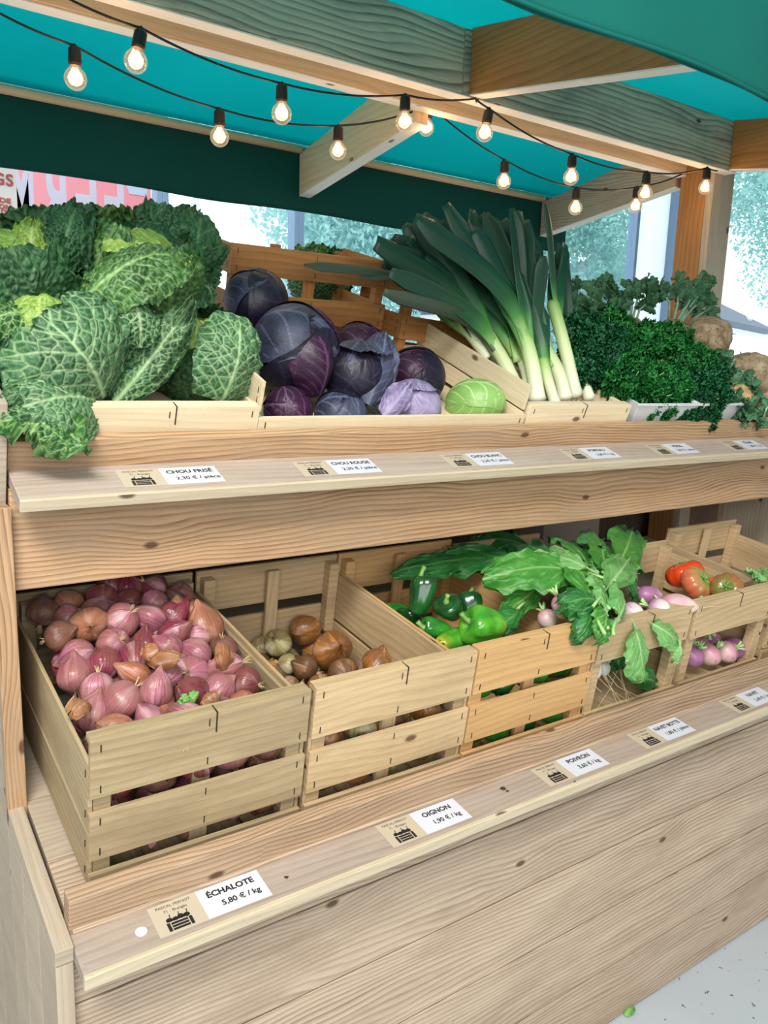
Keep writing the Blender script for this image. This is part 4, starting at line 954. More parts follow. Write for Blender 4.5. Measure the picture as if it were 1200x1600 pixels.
for row in range(rows):
    ncol = 6 if row % 2 == 0 else 5
    for c in range(ncol):
        s = .036 + row * .0515; x = CX + (c - (ncol - 1) / 2) * .0505 + rs.normal() * .004; ss = s + rs.normal() * .005
        x = min(max(x, CX - .132), CX + .132)
        k = rs.choice(4, p=[.33, .17, .28, .22]); m, p = protos[k * 2 + int(rs.random() < .45)]
        put_copy(p, inF(FL, x, ss, mound(x - CX, ss) + rs.normal() * .006), rquat(rs), .95 + .3 * rs.random(),
                 '%s shallot on the heap, %s row from the front, %s from the left' % (cname[m], ORD[row], ORD[c]), 'shallot', 'shallots heaped in the nearest crate')
# second layer, seen between the top ones
for row in range(8):
    for c in range(5):
        s = .062 + row * .052; x = CX + (c - 2) * .054 + rs.normal() * .005; k = rs.choice(4, p=[.35, .25, .2, .2]); m, p = protos[k * 2 + int(rs.random() < .5)]
        put_copy(p, inF(FL, x, s, mound(x - CX, s) - .043 + rs.normal() * .004), rquat(rs), 1.0 + .2 * rs.random(), 'shallot half buried under the top layer of the shallot crate', 'shallot', 'shallots buried under the top layer')
# seen between the front slats
for lay, (n_, nm) in enumerate(((.142, 'upper'), (.092, 'middle'), (.042, 'lower'))):
    for c in range(5):
        x = CX - .118 + c * .059; k = rs.choice(4, p=[.25, .4, .2, .15]); m, p = protos[k * 2]
        put_copy(p, inF(FL, x, .046 + .004 * rs.normal(), n_ + rs.normal() * .003), rquat(rs), 1.05 + .15 * rs.random(), '%s shallot behind the front slats, %s layer, %s from the left' % (cname[m], nm, ORD[c]), 'shallot', 'shallots behind the front slats')
for (px, py, m, sc_) in ((205, 925, 'sh_red', 1.25), (172, 922, 'sh_red', 1.2), (322, 980, 'sh_copper', 1.35), (275, 965, 'sh_copper', 1.35), (298, 1020, 'on_gold', 1.0), (245, 1080, 'sh_pink', 1.0)):
    if m == 'on_gold': continue
    p = protos[mats4.index(m) * 2 + 1][1]; s_ = PL(px, py, .225 if py > 940 else .235)
    put_copy(p, s_, tuple(Vector((0, 0, 1)).rotation_difference(Vector((.2 * rs.normal(), .3 * rs.normal(), 1))).normalized()), sc_,
             {205: 'deep red shallot under the front beam, at the back of the shallot crate', 172: 'deep red shallot left of the one under the beam, back of the crate', 322: 'large upright coppery shallot with a tall neck at the right side of the crate', 275: 'large round coppery shallot left of the tall-necked one', 245: 'extra pink shallot at the front of the heap beside the green sprout'}[px], 'shallot', 'shallots heaped in the nearest crate')
# little green sprout on the shallots
sp = thing('green_sprout', 'tiny curled green sprout lying on the shallots', 'leaf scrap', PL(290, 1100, .215)); 
for k in range(5): leaf_obj(free_leaf(np.array(sp.location) + (rs.normal() * .003, 0, 0), np.array(sp.location) + (rs.normal() * .014 , rs.normal() * .01, .008 + .006 * rs.random()), (rs.normal(), -1, .5), .009, .003, -.003, .004, None, 0, 14, 12, 60 + k), leafy('sprout_green', '#4f9a3a', '#9ccf7a'), sp)

M['flake'] = bulbskin('dry_skin_flake', '#8a5238', '#c08a5c', '#a87848', .35)
for i, (px, py, n_, w, lab) in enumerate(((235, 1022, .245, .02, 'curled coppery skin flake in the middle of the shallots'), (255, 1030, .25, .016, 'pale skin flake right beside the middle one on the shallots'), (125, 1105, .235, .018, 'brown skin flake at the left front of the shallots'), (330, 1092, .232, .02, 'flat brownish skin flake at the right front of the shallots'), (350, 1030, .235, .016, 'dark skin flake against the right side of the shallot crate'))):
    p = PL(px, py, n_); t = thing('shallot_skin', lab, 'skin flake', p, group='loose skins on the shallots'); d = rs.normal(size=3) * .015
    leaf_obj(free_leaf(p - d, p + d, (rs.normal() * .4, -.7, .7), w, .010, -.012, .006, None, 0, 18, 14, 300 + i), M['flake'], t, 'papery_skin')

# ------------------------------------------------------------------ onions
onp = {}
for m, R, L, sd_ in (('on_gold', .033, .062, 3), ('on_green', .032, .058, 4), ('on_brown', .029, .055, 5)):
    onp[m] = bulb_proto('onion', R, L, .14, M[m], sd_, .97)
onm = {'on_gold': 'golden', 'on_green': 'greenish beige', 'on_brown': 'dull brown'}
for (px, py, n_, m, sc_, lab) in ((410, 1010, .07, 'on_green', .8, 'leftmost greenish onion against the side of the onion crate'), (434, 1004, .085, 'on_green', 1.05, 'round greenish onion at the back left of the heap'), (476, 985, .09, 'on_gold', 1.15, 'golden onion furthest back in the onion crate'),
        (520, 1016, .10, 'on_gold', 1.35, 'largest golden onion with dark streaks in the middle of the heap'), (478, 1044, .085, 'on_brown', 1.1, 'dry brown onion in front of the largest golden one'), (448, 1040, .07, 'on_green', .85, 'small greenish onion left of the dry brown one'), (428, 1058, .07, 'on_green', .75, 'small greenish onion against the left slat, near the front'),
        (536, 1050, .095, 'on_brown', 1.15, 'brown flaky onion at the front right of the heap'), (592, 1040, .10, 'on_gold', 1.2, 'golden onion at the right side just behind the front slat'), (500, 1075, .08, 'on_gold', .9, 'golden onion half hidden behind the front slat'), (455, 1075, .07, 'on_brown', .9, 'brown onion low at the left front of the onion crate'), (560, 1080, .085, 'on_brown', 1.0, 'brown onion at the front of the heap, hidden by the slat')):
    put_copy(onp[m], PL(px, py, n_), rquat(rs), sc_, lab, 'onion', 'onions in the second crate')
for k in range(24):
    i, j = k % 4, k // 4; x_, s_ = .762 - .115 + i * .074 + rs.normal() * .006, .14 + .062 * j + rs.normal() * .005
    put_copy(onp[['on_brown', 'on_green', 'on_gold'][k % 3]], inF(FL, x_, s_, .034 + .004 * rs.random() + .02 * (j < 3)), rquat(rs), 1.0 + .15 * rs.random(), 'onion in the bottom layer of the onion crate, under the heap', 'onion', 'onions in the bottom layer')
for k in range(12):
    i, j = k % 4, k // 4; m = ['on_brown', 'on_gold', 'on_green'][(i + j) % 3]
    put_copy(onp[m], inF(FL, .762 - .11 + i * .072, [.055, .052, .12][j], [.035, .115, .045][j]), rquat(rs), 1.05, '%s onion seen through the front slats, %s' % (onm[m], ['bottom gap', 'upper gap', 'deeper inside'][j]) + ', %s from the left' % ORD[i], 'onion', 'onions behind the front slats')

# ------------------------------------------------------------------ green peppers
def pepper_mat(name, a, b_, tipc=None):
    t = NT(name); P = t.n('TexCoord').outputs['Object']; uv = t.n('UVMap').outputs[0]
    c = t.mix(t.ramp(t.noise(P, 22, 3, .5), [(.4, (0, 0, 0)), (.62, (1, 1, 1))]), lin(a), lin(b_))
    if tipc:
        sx = t.n('SeparateXYZ'); t.set(sx.inputs[0], uv); f = t.n('MapRange', {'From Min': .42, 'From Max': .12, 'To Min': 0, 'To Max': 1}); t.set(f.inputs[0], t.math('ADD', sx.outputs[0], t.math('MULTIPLY', t.noise(P, 30), .2))); c = t.mix(f.outputs[0], c, lin(tipc))
    return t.done(t.bsdf(c, .16, t.bump(t.noise(P, 30, 2), .05, .002), .6))
M['pep_dark'] = pepper_mat('dark_green_pepper', '#0f3d1a', '#1c5a24'); M['pep_light'] = pepper_mat('bright_green_pepper', '#3a8a22', '#5fae34', '#c9b43a'); M['pep_mid'] = pepper_mat('mid_green_pepper', '#1f6a22', '#338a2c')
M['stem'] = plain('green_stem', '#5d8a3c', .5, '#86a85a', 60)
def pepper(p, R, L, axis, mat, label, seed, group='green peppers in the third crate'):
    t = thing('green_pepper', label, 'pepper', p, group=group); r = np.random.default_rng(seed); nl = 3 + seed % 2
    prof = [(.001, -L * .40), (R * .35, -L * .46), (R * .62, -L * .42), (R * .82, -L * .2), (R * .98, L * .12), (R, L * .32), (R * .8, L * .46), (R * .45, L * .47), (R * .2, L * .42), (.001, L * .40)]
    def fn(Rr, Z, A, U):
        w = np.sin(U * math.pi) ** .5; a = A + .25 * np.sin(U * 3 + seed)
        return Rr * (1 + .13 * w * (np.abs(np.cos(a * nl / 2)) - .6) + .04 * np.sin(A + seed)), Z + (.06 * L * np.cos(A * nl) * (U < .15))
    P = lathe(prof, 48, fn, 34); P[..., 0] += np.sin(P[..., 2] / L * 2.2) * R * .18 * r.normal(); rot = np.array(rotm((0, 0, 1), axis))
    b = MB(); b.grid(P @ rot.T); b.build('body', M[mat], t, smooth=True)
    b = MB(); st = np.array([(0, 0, L * .36), (0, 0, L * .47), (.004, 0, L * .56), (.010, 0, L * .66)]); b.tube(st @ rot.T, [.011, .005, .004, .0055], 10); b.build('stem', M['stem'], t, smooth=True); return t
for i, (px, py, n_, R, L, ax, m, lab) in enumerate(((659, 930, .245, .030, .088, (.05, .2, 1), 'pep_dark', 'dark green pepper standing upright at the back of the crate'), (703, 951, .235, .029, .055, (-.6, -.2, .8), 'pep_dark', 'small round dark green pepper right of the upright one'),
        (757, 977, .232, .040, .088, (-.95, .25, .35), 'pep_light', 'large bright green pepper turning yellow at the tip'), (683, 983, .215, .021, .07, (-.9, .2, .2), 'pep_mid', 'narrow green pepper lying behind the bright front one'), (705, 1003, .215, .026, .095, (.93, .3, -.1), 'pep_light', 'flat bright green pepper lying along the front rail'),
        (617, 960, .20, .026, .075, (-.9, .1, .25), 'pep_mid', 'green pepper at the back left by the onion crate'), (665, 995, .20, .024, .07, (.8, .2, .4), 'pep_light', 'green pepper with an orange-yellow blush behind the crate side'), (640, 975, .19, .03, .07, (.3, .2, .9), 'pep_dark', 'dark green pepper deep at the left of the crate'), (735, 950, .19, .03, .07, (.3, .5, .9), 'pep_dark', 'dark green pepper deep behind the yellow-tipped one'))):
    pepper(PLmin(px, py, n_, .955 + R + (.03 if px < 670 and py > 940 else 0)), R, L, ax, m, lab, 3 + i)
for i in range(8):
    c, l = i % 4, i // 4; pepper(inF(FL, 1.1 - .115 + c * .077, .052, [.138, .036][l]), .030, .075, (rs.normal(), .2, rs.normal() * .4), ['pep_mid', 'pep_dark'][(c + l) % 2], 'green pepper behind the %s slat gap of the pepper crate, %s from the left' % (['upper', 'lower'][l], ORD[c]), 20 + i, 'green peppers behind the front slats')

# ------------------------------------------------------------------ tomatoes
def tom_mat(name, a, b_, k=.5):
    t = NT(name); P = t.n('TexCoord').outputs['Object']; uv = t.n('UVMap').outputs[0]; sx = t.n('SeparateXYZ'); t.set(sx.inputs[0], uv)
    f = t.n('MapRange', {'From Min': .45, 'From Max': .85, 'To Min': 0, 'To Max': 1}); t.set(f.inputs[0], t.math('ADD', sx.outputs[0], t.math('MULTIPLY', t.math('SUBTRACT', t.noise(P, 25), .5), k)))
    return t.done(t.bsdf(t.mix(f.outputs[0], lin(a), lin(b_)), .2, None, .5))
M['tom_red'] = tom_mat('orange_red_tomato', '#d8471c', '#b93a1a'); M['tom_striped'] = tom_mat('green_shouldered_tomato', '#c86a48', '#7f9a52'); M['tom_orange'] = tom_mat('orange_tomato', '#e8601c', '#e0501a'); M['tom_olive'] = tom_mat('olive_red_tomato', '#a85040', '#66772a'); M['tom_brown'] = tom_mat('brown_green_tomato', '#5a4a2c', '#5f6a38')
def tomato(px, py, n_, R, axis, mat, label, seed, ribs=9, rb=.06):
    t = thing('tomato', label, 'tomato', PL(px, py, n_), group='tomatoes in the fifth crate'); rot = np.array(rotm((0, 0, 1), axis))
    prof = [(.001, -R * .62), (R * .5, -R * .64), (R * .9, -R * .35), (R, 0), (R * .9, R * .4), (R * .55, R * .62), (R * .2, R * .56), (.001, R * .48)]
    P = lathe(prof, 64, lambda Rr, Z, A, U: (Rr * (1 + rb * np.sin(U * math.pi) ** .5 * np.abs(np.cos(A * ribs / 2)) - .03), Z), 26)
    b = MB(); b.grid(P @ rot.T); b.build('body', M[mat], t, smooth=True); b = MB()
    for k in range(5): a = k * 1.2566; b.tube(np.array([(0, 0, R * .5), (R * .22 * math.cos(a), R * .22 * math.sin(a), R * .6), (R * .42 * math.cos(a), R * .42 * math.sin(a), R * .62)]) @ rot.T, [.003, .0022, .0006], 5)
    b.tube(np.array([(0, 0, R * .5), (0, 0, R * .75)]) @ rot.T, [.003, .0025], 6); b.build('calyx', M['stem'], t, smooth=True)
tomato(1070, 897, .215, .050, (-.1, .4, .9), 'tom_red', 'orange-red tomato at the back of the tomato crate', 1)
tomato(1088, 912, .21, .046, (.15, -.75, .65), 'tom_striped', 'pale green and pink ribbed tomato with its stem scar facing forward', 2, 11, .09)
tomato(1124, 914, .215, .034, (.1, .2, .9), 'tom_orange', 'small bright orange tomato against the right side of the crate', 3)
tomato(1136, 921, .218, .042, (-.8, -.3, .5), 'tom_olive', 'olive-green and dull red ribbed tomato', 4, 11, .08)
tomato(1180, 926, .195, .036, (.1, -.3, .9), 'tom_brown', 'brownish green tomato at the right end of the tomato crate', 5)
tomato(1158, 934, .195, .036, (.2, -.3, .9), 'tom_orange', 'orange-pink tomato in front of the olive one', 6)

# ------------------------------------------------------------------ turnip bunches
def turnip_mat(name, top, bot, lo=.35, hi=.65):
    t = NT(name); P = t.n('TexCoord').outputs['Object']; uv = t.n('UVMap').outputs[0]; sx = t.n('SeparateXYZ'); t.set(sx.inputs[0], uv)
    f = t.n('MapRange', {'From Min': lo, 'From Max': hi, 'To Min': 0, 'To Max': 1}); t.set(f.inputs[0], t.math('ADD', sx.outputs[0], t.math('MULTIPLY', t.math('SUBTRACT', t.noise(P, 40, 4), .5), .35)))
    c = t.mix(f.outputs[0], lin(bot), lin(top)); c = t.mix(t.math('MULTIPLY', t.ramp(t.noise(P, 120, 3), [(.6, (0, 0, 0)), (.7, (1, 1, 1))]), .35), c, lin('#8a6a5c'))
    return t.done(t.bsdf(c, .35, t.bump(t.noise(P, 60, 4), .2, .001), .5))
M['tn_mauve'] = turnip_mat('mauve_turnip_skin', '#a0688f', '#d6b8c4', .1, .5); M['tn_pink'] = turnip_mat('pink_turnip_skin', '#c58494', '#e3cfc4', .2, .7); M['tn_white'] = turnip_mat('white_turnip_skin', '#b87aa0', '#e6ddd2', .35, .8); M['tn_allwhite'] = turnip_mat('plain_white_turnip_skin', '#dfe0cc', '#eeebe2', .6, .9)
M['green1'] = leafy('turnip_leaf', '#34802c', '#a4d07c', '#5aa044', .4, .85, .22, 0, .5, None, 16)
M['green2'] = leafy('dark_turnip_leaf', '#1d5a26', '#6aa45c', '#34803a', .4, .8, .15, 0, .5, None, 16)
M['green3'] = leafy('pale_turnip_leaf', '#5f9f50', '#c4e0a8', '#86c070', .45, .85, .25, 0, .4, None, 16)
M['stalk'] = plain('pale_green_stalk', '#8fbf6a', .45, '#b4d490', 30)
def root_veg(par, p, R, L, axis, mat, seed, name='turnip', tail=True):
    loc = np.array(par.location); p = np.array(p) - loc; rot = np.array(rotm((0, 0, 1), axis))
    prof = [(.001, -L * .5), (R * .25, -L * .45), (R * .65, -L * .33), (R * .93, -L * .12), (R, L * .08), (R * .88, L * .3), (R * .55, L * .44), (R * .25, L * .48), (.002, L * .48)]
    P = lathe(prof, 32, lambda Rr, Z, A, U: (Rr * (1 + .04 * np.sin(A * 2 + seed) + .015 * np.sin(7 * A + 9 * U)), Z), 26)
    b = MB(); b.grid(P @ rot.T + p); o = b.build(name, M[mat], par, smooth=True)
    if tail:
        b = MB(); r = np.random.default_rng(seed); b.tube(np.array([(0, 0, -L * .47), (.002, .001, -L * .6), (.008, .002, -L * .8), (.012, -.004, -L * 1.05)]) @ rot.T + p, [.004, .002, .0009, .0004], 6); b.build('root_tail', M['rootlet'], o, smooth=True)
    b = MB(); r = np.random.default_rng(seed + 5)
    for k in range(6): a = r.random() * 6.28; b.tube(np.array([(0, 0, L * .44), (.006 * math.cos(a), .006 * math.sin(a), L * .5 + .010), (.012 * math.cos(a), .012 * math.sin(a), L * .5 + .018)]) @ rot.T + p, [.003, .0028, .0022], 6)
    b.build('leaf_stub', M['stalk'], o, smooth=True)
def lobed(seed):
    def f(U, V):
        body = np.clip(np.sin(math.pi * np.clip((U - .18) / .84, 0, 1)), 0, 1) ** .5
        return np.clip(.05 + body * (.86 + .09 * np.sin(U * 17 + seed + np.sign(V)) + .04 * np.sin(U * 47 + seed)), .04, 2) * np.where(U > .18, 1, .8)
    return f
def greens(par, specs, seed0, n=(0, -.6, .8)):
    for k, (p0, n0, p1, n1, W, m, kw) in enumerate(specs):
        a = PL(*p0, n0); b_ = PL(*p1, n1); nn = np.array(kw.pop('n', n), float)
        leaf_obj(free_leaf(a, b_, nn, W, kw.pop('arch', .02), kw.pop('cup', -.012), kw.pop('ruf', .012), None, 0, 56, 44, seed0 + k, lobed(seed0 + k), 6, .0012, .0028, 9, kw.pop('curl', -.01), kw.pop('twist', .2 * math.sin(k * 2.1)), .5), M[m], par)
        Lp = a + (b_ - a) * .25; b = MB(); loc = np.array(par.location); q = a - (b_ - a) * .25; 
        b.tube(np.array([q, (q + a) / 2 - nn / np.linalg.norm(nn) * .002, a, a + (b_ - a) * .16 + nn / np.linalg.norm(nn) * .002]) - loc, [.0036, .0034, .003, .001], 7); b.build('leaf_stalk', M['stalk'], par, smooth=True)
tb1 = thing('turnip_bunch', 'turnip bunch with the biggest leaves spread towards the green peppers', 'turnips', PL(880, 950, .25), group='turnip bunches in the fourth crate')
root_veg(tb1, PL(880, 946, .268), .024, .050, (-.3, .5, .8), 'tn_pink', 1)
root_veg(tb1, PL(856, 968, .21), .022, .045, (.2, .8, .5), 'tn_pink', 2)
greens(tb1, [((925, 905), .27, (758, 898), .29, .062, 'green1', {'arch': .035}), ((905, 900), .25, (800, 850), .26, .055, 'green2', {}), ((925, 900), .29, (870, 838), .27, .05, 'green1', {}), 
             ((900, 915), .28, (850, 872), .29, .045, 'green3', {'n': (.2, -.9, .5)}), ((860, 900), .24, (700, 862), .24, .05, 'green2', {}), ((830, 880), .23, (640, 880), .24, .05, 'green2', {}), ((780, 875), .23, (615, 893), .24, .035, 'green2', {}), ((840, 860), .22, (735, 843), .22, .05, 'green2', {}), ((810, 950), .235, (770, 985), .225, .03, 'green2', {'n': (.3, -.8, .5)}), ((840, 915), .24, (790, 958), .22, .036, 'green1', {'n': (.1, -.8, .6)})], 100)
tb2 = thing('turnip_bunch', 'turnip bunch with mauve roots and leaves rising to the front beam', 'turnips', PL(985, 960, .25), group='turnip bunches in the fourth crate')
root_veg(tb2, PL(1016, 932, .228), .024, .072, (-.9, .3, .2), 'tn_mauve', 3); root_veg(tb2, PL(1030, 955, .220), .029, .056, (-.5, .7, .3), 'tn_white', 4); root_veg(tb2, PL(990, 961, .216), .025, .062, (-.15, .75, .6), 'tn_white', 5); root_veg(tb2, PL(1062, 945, .226), .026, .090, (-.85, .55, .15), 'tn_pink', 6)
greens(tb2, [((945, 920), .28, (925, 825), .29, .05, 'green1', {}), ((955, 905), .28, (990, 822), .27, .055, 'green1', {}), ((955, 900), .29, (1008, 925), .24, .045, 'green2', {'n': (.3, -.7, .6), 'curl': -.03}), ((940, 930), .29, (985, 870), .29, .045, 'green3', {}),
             ((930, 960), .27, (880, 860), .30, .05, 'green1', {}), ((945, 965), .26, (925, 900), .30, .04, 'green3', {'n': (.1, -1, .3)}), ((960, 975), .26, (965, 915), .29, .035, 'green3', {'n': (.1, -1, .3)}), ((930, 940), .28, (940, 1000), .235, .04, 'green1', {'n': (0, -1, .2)}),
             ((915, 940), .28, (905, 1000), .235, .035, 'green2', {'n': (0, -1, .2)}), ((950, 930), .27, (905, 845), .27, .05, 'green2', {}), ((935, 900), .30, (830, 868), .30, .05, 'green3', {}), ((960, 880), .27, (1000, 880), .25, .04, 'green1', {})], 130)
rg = np.random.default_rng(77); ex1 = []; ex2 = []
for k in range(16):
    bx_, by_ = 905 + 50 * rg.random(), 895 + 60 * rg.random(); a_ = math.pi * (.15 + .8 * rg.random()) if k % 2 else math.pi * (.35 + .65 * rg.random()); L_ = 50 + 45 * rg.random()
    tx, ty = bx_ + L_ * 1.1 * math.cos(a_), max(832, by_ - L_ * .75 * math.sin(a_))
    (ex1 if tx < 900 else ex2).append(((bx_, by_), .24 + .04 * rg.random(), (tx, ty), .255 + .045 * rg.random(), .026 + .018 * rg.random(), ['green1', 'green3', 'green2', 'green3'][k % 4], {'n': (rg.normal() * .4, -.7, .7), 'twist': rg.normal() * .4, 'ruf': .016}))
greens(tb1, ex1, 180); greens(tb2, ex2, 210)
tb3 = thing('turnip_bunch', 'turnip bunch whose leaves hang out over the front slat of its crate', 'turnips', PL(985, 1000, .23), group='turnip bunches in the fourth crate')
def hang(p0, p1, Y0, Y1, W, m, sd, **kw): leaf_obj(free_leaf(atY(*p0, Y0), atY(*p1, Y1), kw.get('n', (0, -1, .25)), W, kw.get('arch', .012), kw.get('cup', -.012), .008, None, 0, 56, 44, sd, lobed(sd), 6, .0012, .0025, 8, -.006, kw.get('twist', 0), .5), M[m], tb3)
hang((985, 965), (1003, 1062), 1.02, .985, .045, 'green3', 161); hang((1005, 968), (1066, 1010), 1.02, .99, .032, 'green3', 162, n=(.1, -1, .4)); hang((1060, 1000), (1056, 1038), .995, .99, .016, 'green3', 163)
hang((1000, 1040), (1000, 1068), 1.005, .995, .03, 'green1', 164); hang((990, 1055), (1030, 1068), 1.05, 1.06, .03, 'green2', 165)
for k in range(9):
    x_ = 1.31 + .027 * k; leaf_obj(free_leaf(inF(FL, x_, .16 + .05 * rs.random(), .19), inF(FL, x_ + rs.normal() * .02, .10 + .04 * rs.random(), .02 + .03 * rs.random()), (rs.normal() * .3, -1, .3), .04, .015, -.01, .012, None, 0, 40, 30, 240 + k, lobed(240 + k)), M['green2'], tb3)
root_veg(tb3, inF(FL, 1.325, .050, .098), .030, .050, (.3, .6, .5), 'tn_allwhite', 7); root_veg(tb3, inF(FL, 1.385, .060, .085), .017, .035, (.2, .5, .6), 'tn_allwhite', 8); root_veg(tb3, inF(FL, 1.45, .12, .07), .028, .05, (.3, .6, .5), 'tn_white', 9)
b = MB(); _l = np.array(tb3.location)
for k in range(8):
    q = inF(FL, 1.33 + .1 * rs.random(), .035, .09); b.tube(np.array([q, q + (rs.normal() * .02, -.03, -.02), q + (rs.normal() * .04, -.05, -.045 - .02 * rs.random())]) - _l, [.0008, .0005, .0003], 4)
b.build('trailing_roots', M['rootlet'], tb3)
# loose turnips in the tomato crate
for i, (x, s, n_, m, lab) in enumerate(((1.700, .045, .060, 'tn_mauve', 'mauve turnip behind the gap of the tomato crate, leftmost'), (1.770, .040, .052, 'tn_pink', 'small pink turnip in the middle of the tomato crate gap'), (1.838, .036, .048, 'tn_pink', 'beige-pink oval turnip poking out of the tomato crate gap'), (1.890, .045, .045, 'tn_mauve', 'mauve turnip furthest right behind the tomato crate gap'))):
    t = thing('turnip', lab, 'turnip', inF(FL, x, s, n_), group='loose turnips low in the fifth crate'); root_veg(t, t.location, .030, .055, (.1 + .2 * i, -.5, .8 - .4 * (i == 2)), m, 10 + i, 'root', False)
for k in range(10):
    i, j = k % 5, k // 5; t = thing('turnip', 'turnip in the shade behind the front ones, low in the tomato crate', 'turnip', inF(FL, 1.64 + .060 * i, .105, .036 + .060 * j), group='turnips hidden low in the tomato crate'); root_veg(t, t.location, .031, .056, (rs.normal(), -.5, rs.normal()), ['tn_mauve', 'tn_pink'][k % 2], 40 + k, 'root', False)
t = thing('turnip', 'small mauve turnip peeking over the front of the tomato crate', 'turnip', PL(1106, 957, .185)); root_veg(t, t.location, .024, .045, (.2, .5, .8), 'tn_mauve', 15, 'root', False)
# greens in the far right crate
gr = thing('leafy_greens', 'loose leafy greens in the crate at the right edge', 'greens', PL(1185, 905, .2)); 
for k in range(7): leaf_obj(free_leaf(PL(1200, 915, .2), PL(1165 + 9 * k, 890 + 4 * (k % 3), .22), (0, -.6, .8), .022, .01, -.006, .008, None, 0, 36, 24, 170 + k, lobed(k)), M['green3'], gr)

# ------------------------------------------------------------------ parsley, celeriac and their greens
M['pars'] = leafy('parsley_leaf', '#165c28', '#2f7a38', '#2f8a3a', .45, 0, .15, 0, .4, None, 30)
M['pars_dark'] = leafy('dark_parsley_leaf', '#0f4a2a', '#2f7a38', '#1f6a3c', .45, 0, .1, 0, .4, None, 30)
M['cel'] = leafy('celery_leaf', '#2c5a3c', '#86ab84', '#4f8258', .5, .6, .1, 0, .35, None, 30)
def frills(name, lumps, n, size, mat, par, seed, ncorr=8, curl=.85, hemi=True, back=.35):
    r = np.random.default_rng(seed); loc = np.array(par.location); cs = np.array([l[0] for l in lumps]); R = np.array([l[1] for l in lumps]); w = R ** 2 / (R ** 2).sum()
    k = r.choice(len(cs), n, p=w); d = r.normal(size=(n, 3)); d[:, 1] -= back; d[:, 2] += .15; d /= np.linalg.norm(d, axis=1)[:, None]
    rad = R[k] * (.74 + .26 * r.random(n)) * (1 + (.26 if curl > .4 else .1) * snoise(d + cs[k] * 9, 5.0, seed)); p = cs[k] + d * rad[:, None] * np.array([1, .8, .9])
    nn = d + r.normal(size=(n, 3)) * .55; nn /= np.linalg.norm(nn, axis=1)[:, None]; a = np.cross(nn, r.normal(size=(n, 3))); a /= np.linalg.norm(a, axis=1)[:, None]; bb = np.cross(nn, a)
    s = size * (.6 + .8 * r.random(n)); m = ncorr; V = [p[:, None, :]]
    for ring, (rr, up) in enumerate(((.55, .25), (1.0, curl))):
        th = np.linspace(0, 2 * math.pi, m, endpoint=False)[None] + r.random((n, 1)) * 6
        zz = up * np.cos(np.arange(m) * math.pi * (1 if ring else 1))[None] * (1 if ring else -.5) + r.normal(size=(n, m)) * .15 + (.25 if ring else 0); rad_ = rr * (1 + .25 * r.normal(size=(n, m)) * ring)
        V.append(p[:, None] + s[:, None, None] * ((rad_ * np.cos(th))[..., None] * a[:, None] + (rad_ * np.sin(th))[..., None] * bb[:, None] + zz[..., None] * nn[:, None]))
    V = np.concatenate(V, 1); K = 1 + 2 * m; F = []
    base = np.arange(n) * K
    for i in range(n):
        o_ = base[i]
        for j in range(m):
            j2 = (j + 1) % m; F.append((o_, o_ + 1 + j, o_ + 1 + j2)); F.append((o_ + 1 + j, o_ + 1 + m + j, o_ + 1 + m + j2, o_ + 1 + j2))
    b = MB(); b.add(V.reshape(-1, 3) - loc, F); nv = len(V.reshape(-1, 3)); return b.build(name, mat, par, smooth=True, attr={'vein': np.zeros(nv), 'rim': np.zeros(nv)})
def pl_(px, py, Y, rpx): p = atY(px, py, Y); z = float((CM @ (p - (0, 0, H)))[2]); return (p, rpx * z / F_PX)
def parsley(lumps, label, seed, mat='pars', n=2600, size=.0072):
    L_ = [pl_(*l) for l in lumps]; t = thing('parsley_bunch', label, 'parsley', L_[0][0], group='curly parsley bunches'); loc = np.array(t.location)
    frills('curly_leaves', L_, n, size, M[mat], t, seed); r = np.random.default_rng(seed); b = MB(); root = L_[0][0] + (0, .10, -.06)
    for k in range(22):
        c, R = L_[r.integers(len(L_))]; e = c + r.normal(size=3) * R * .4; e2 = e + (e - root) / np.linalg.norm(e - root) * R * .5; b.tube(np.array([root, (root + e) / 2 + (0, -.01, .02), e, e2]) - loc, [.002, .0018, .0014, .0008], 5)
    b.build('stalks', M['stalk'], t, smooth=True); return t
parsley([(1010, 608, 1.36, 46), (975, 592, 1.37, 40), (1040, 608, 1.36, 38), (1035, 636, 1.34, 22)], 'front curly parsley bunch spilling over the white tub', 1, 'pars', 7500)
parsley([(925, 540, 1.44, 45), (905, 575, 1.42, 32), (950, 575, 1.41, 42), (900, 520, 1.46, 30)], 'curly parsley bunch against the leeks, darker', 2, 'pars_dark', 6000)
parsley([(1000, 545, 1.44, 48), (1050, 555, 1.42, 42), (1085, 575, 1.40, 36), (960, 520, 1.47, 36)], 'curly parsley bunch at the top middle of the parsley', 3, 'pars', 6800)
parsley([(1090, 620, 1.36, 40), (1100, 645, 1.33, 26), (1070, 650, 1.33, 20), (1112, 590, 1.38, 24), (1108, 664, 1.30, 8)], 'curly parsley bunch beside the cut celeriac, hanging over the lip', 4, 'pars_dark', 5000)
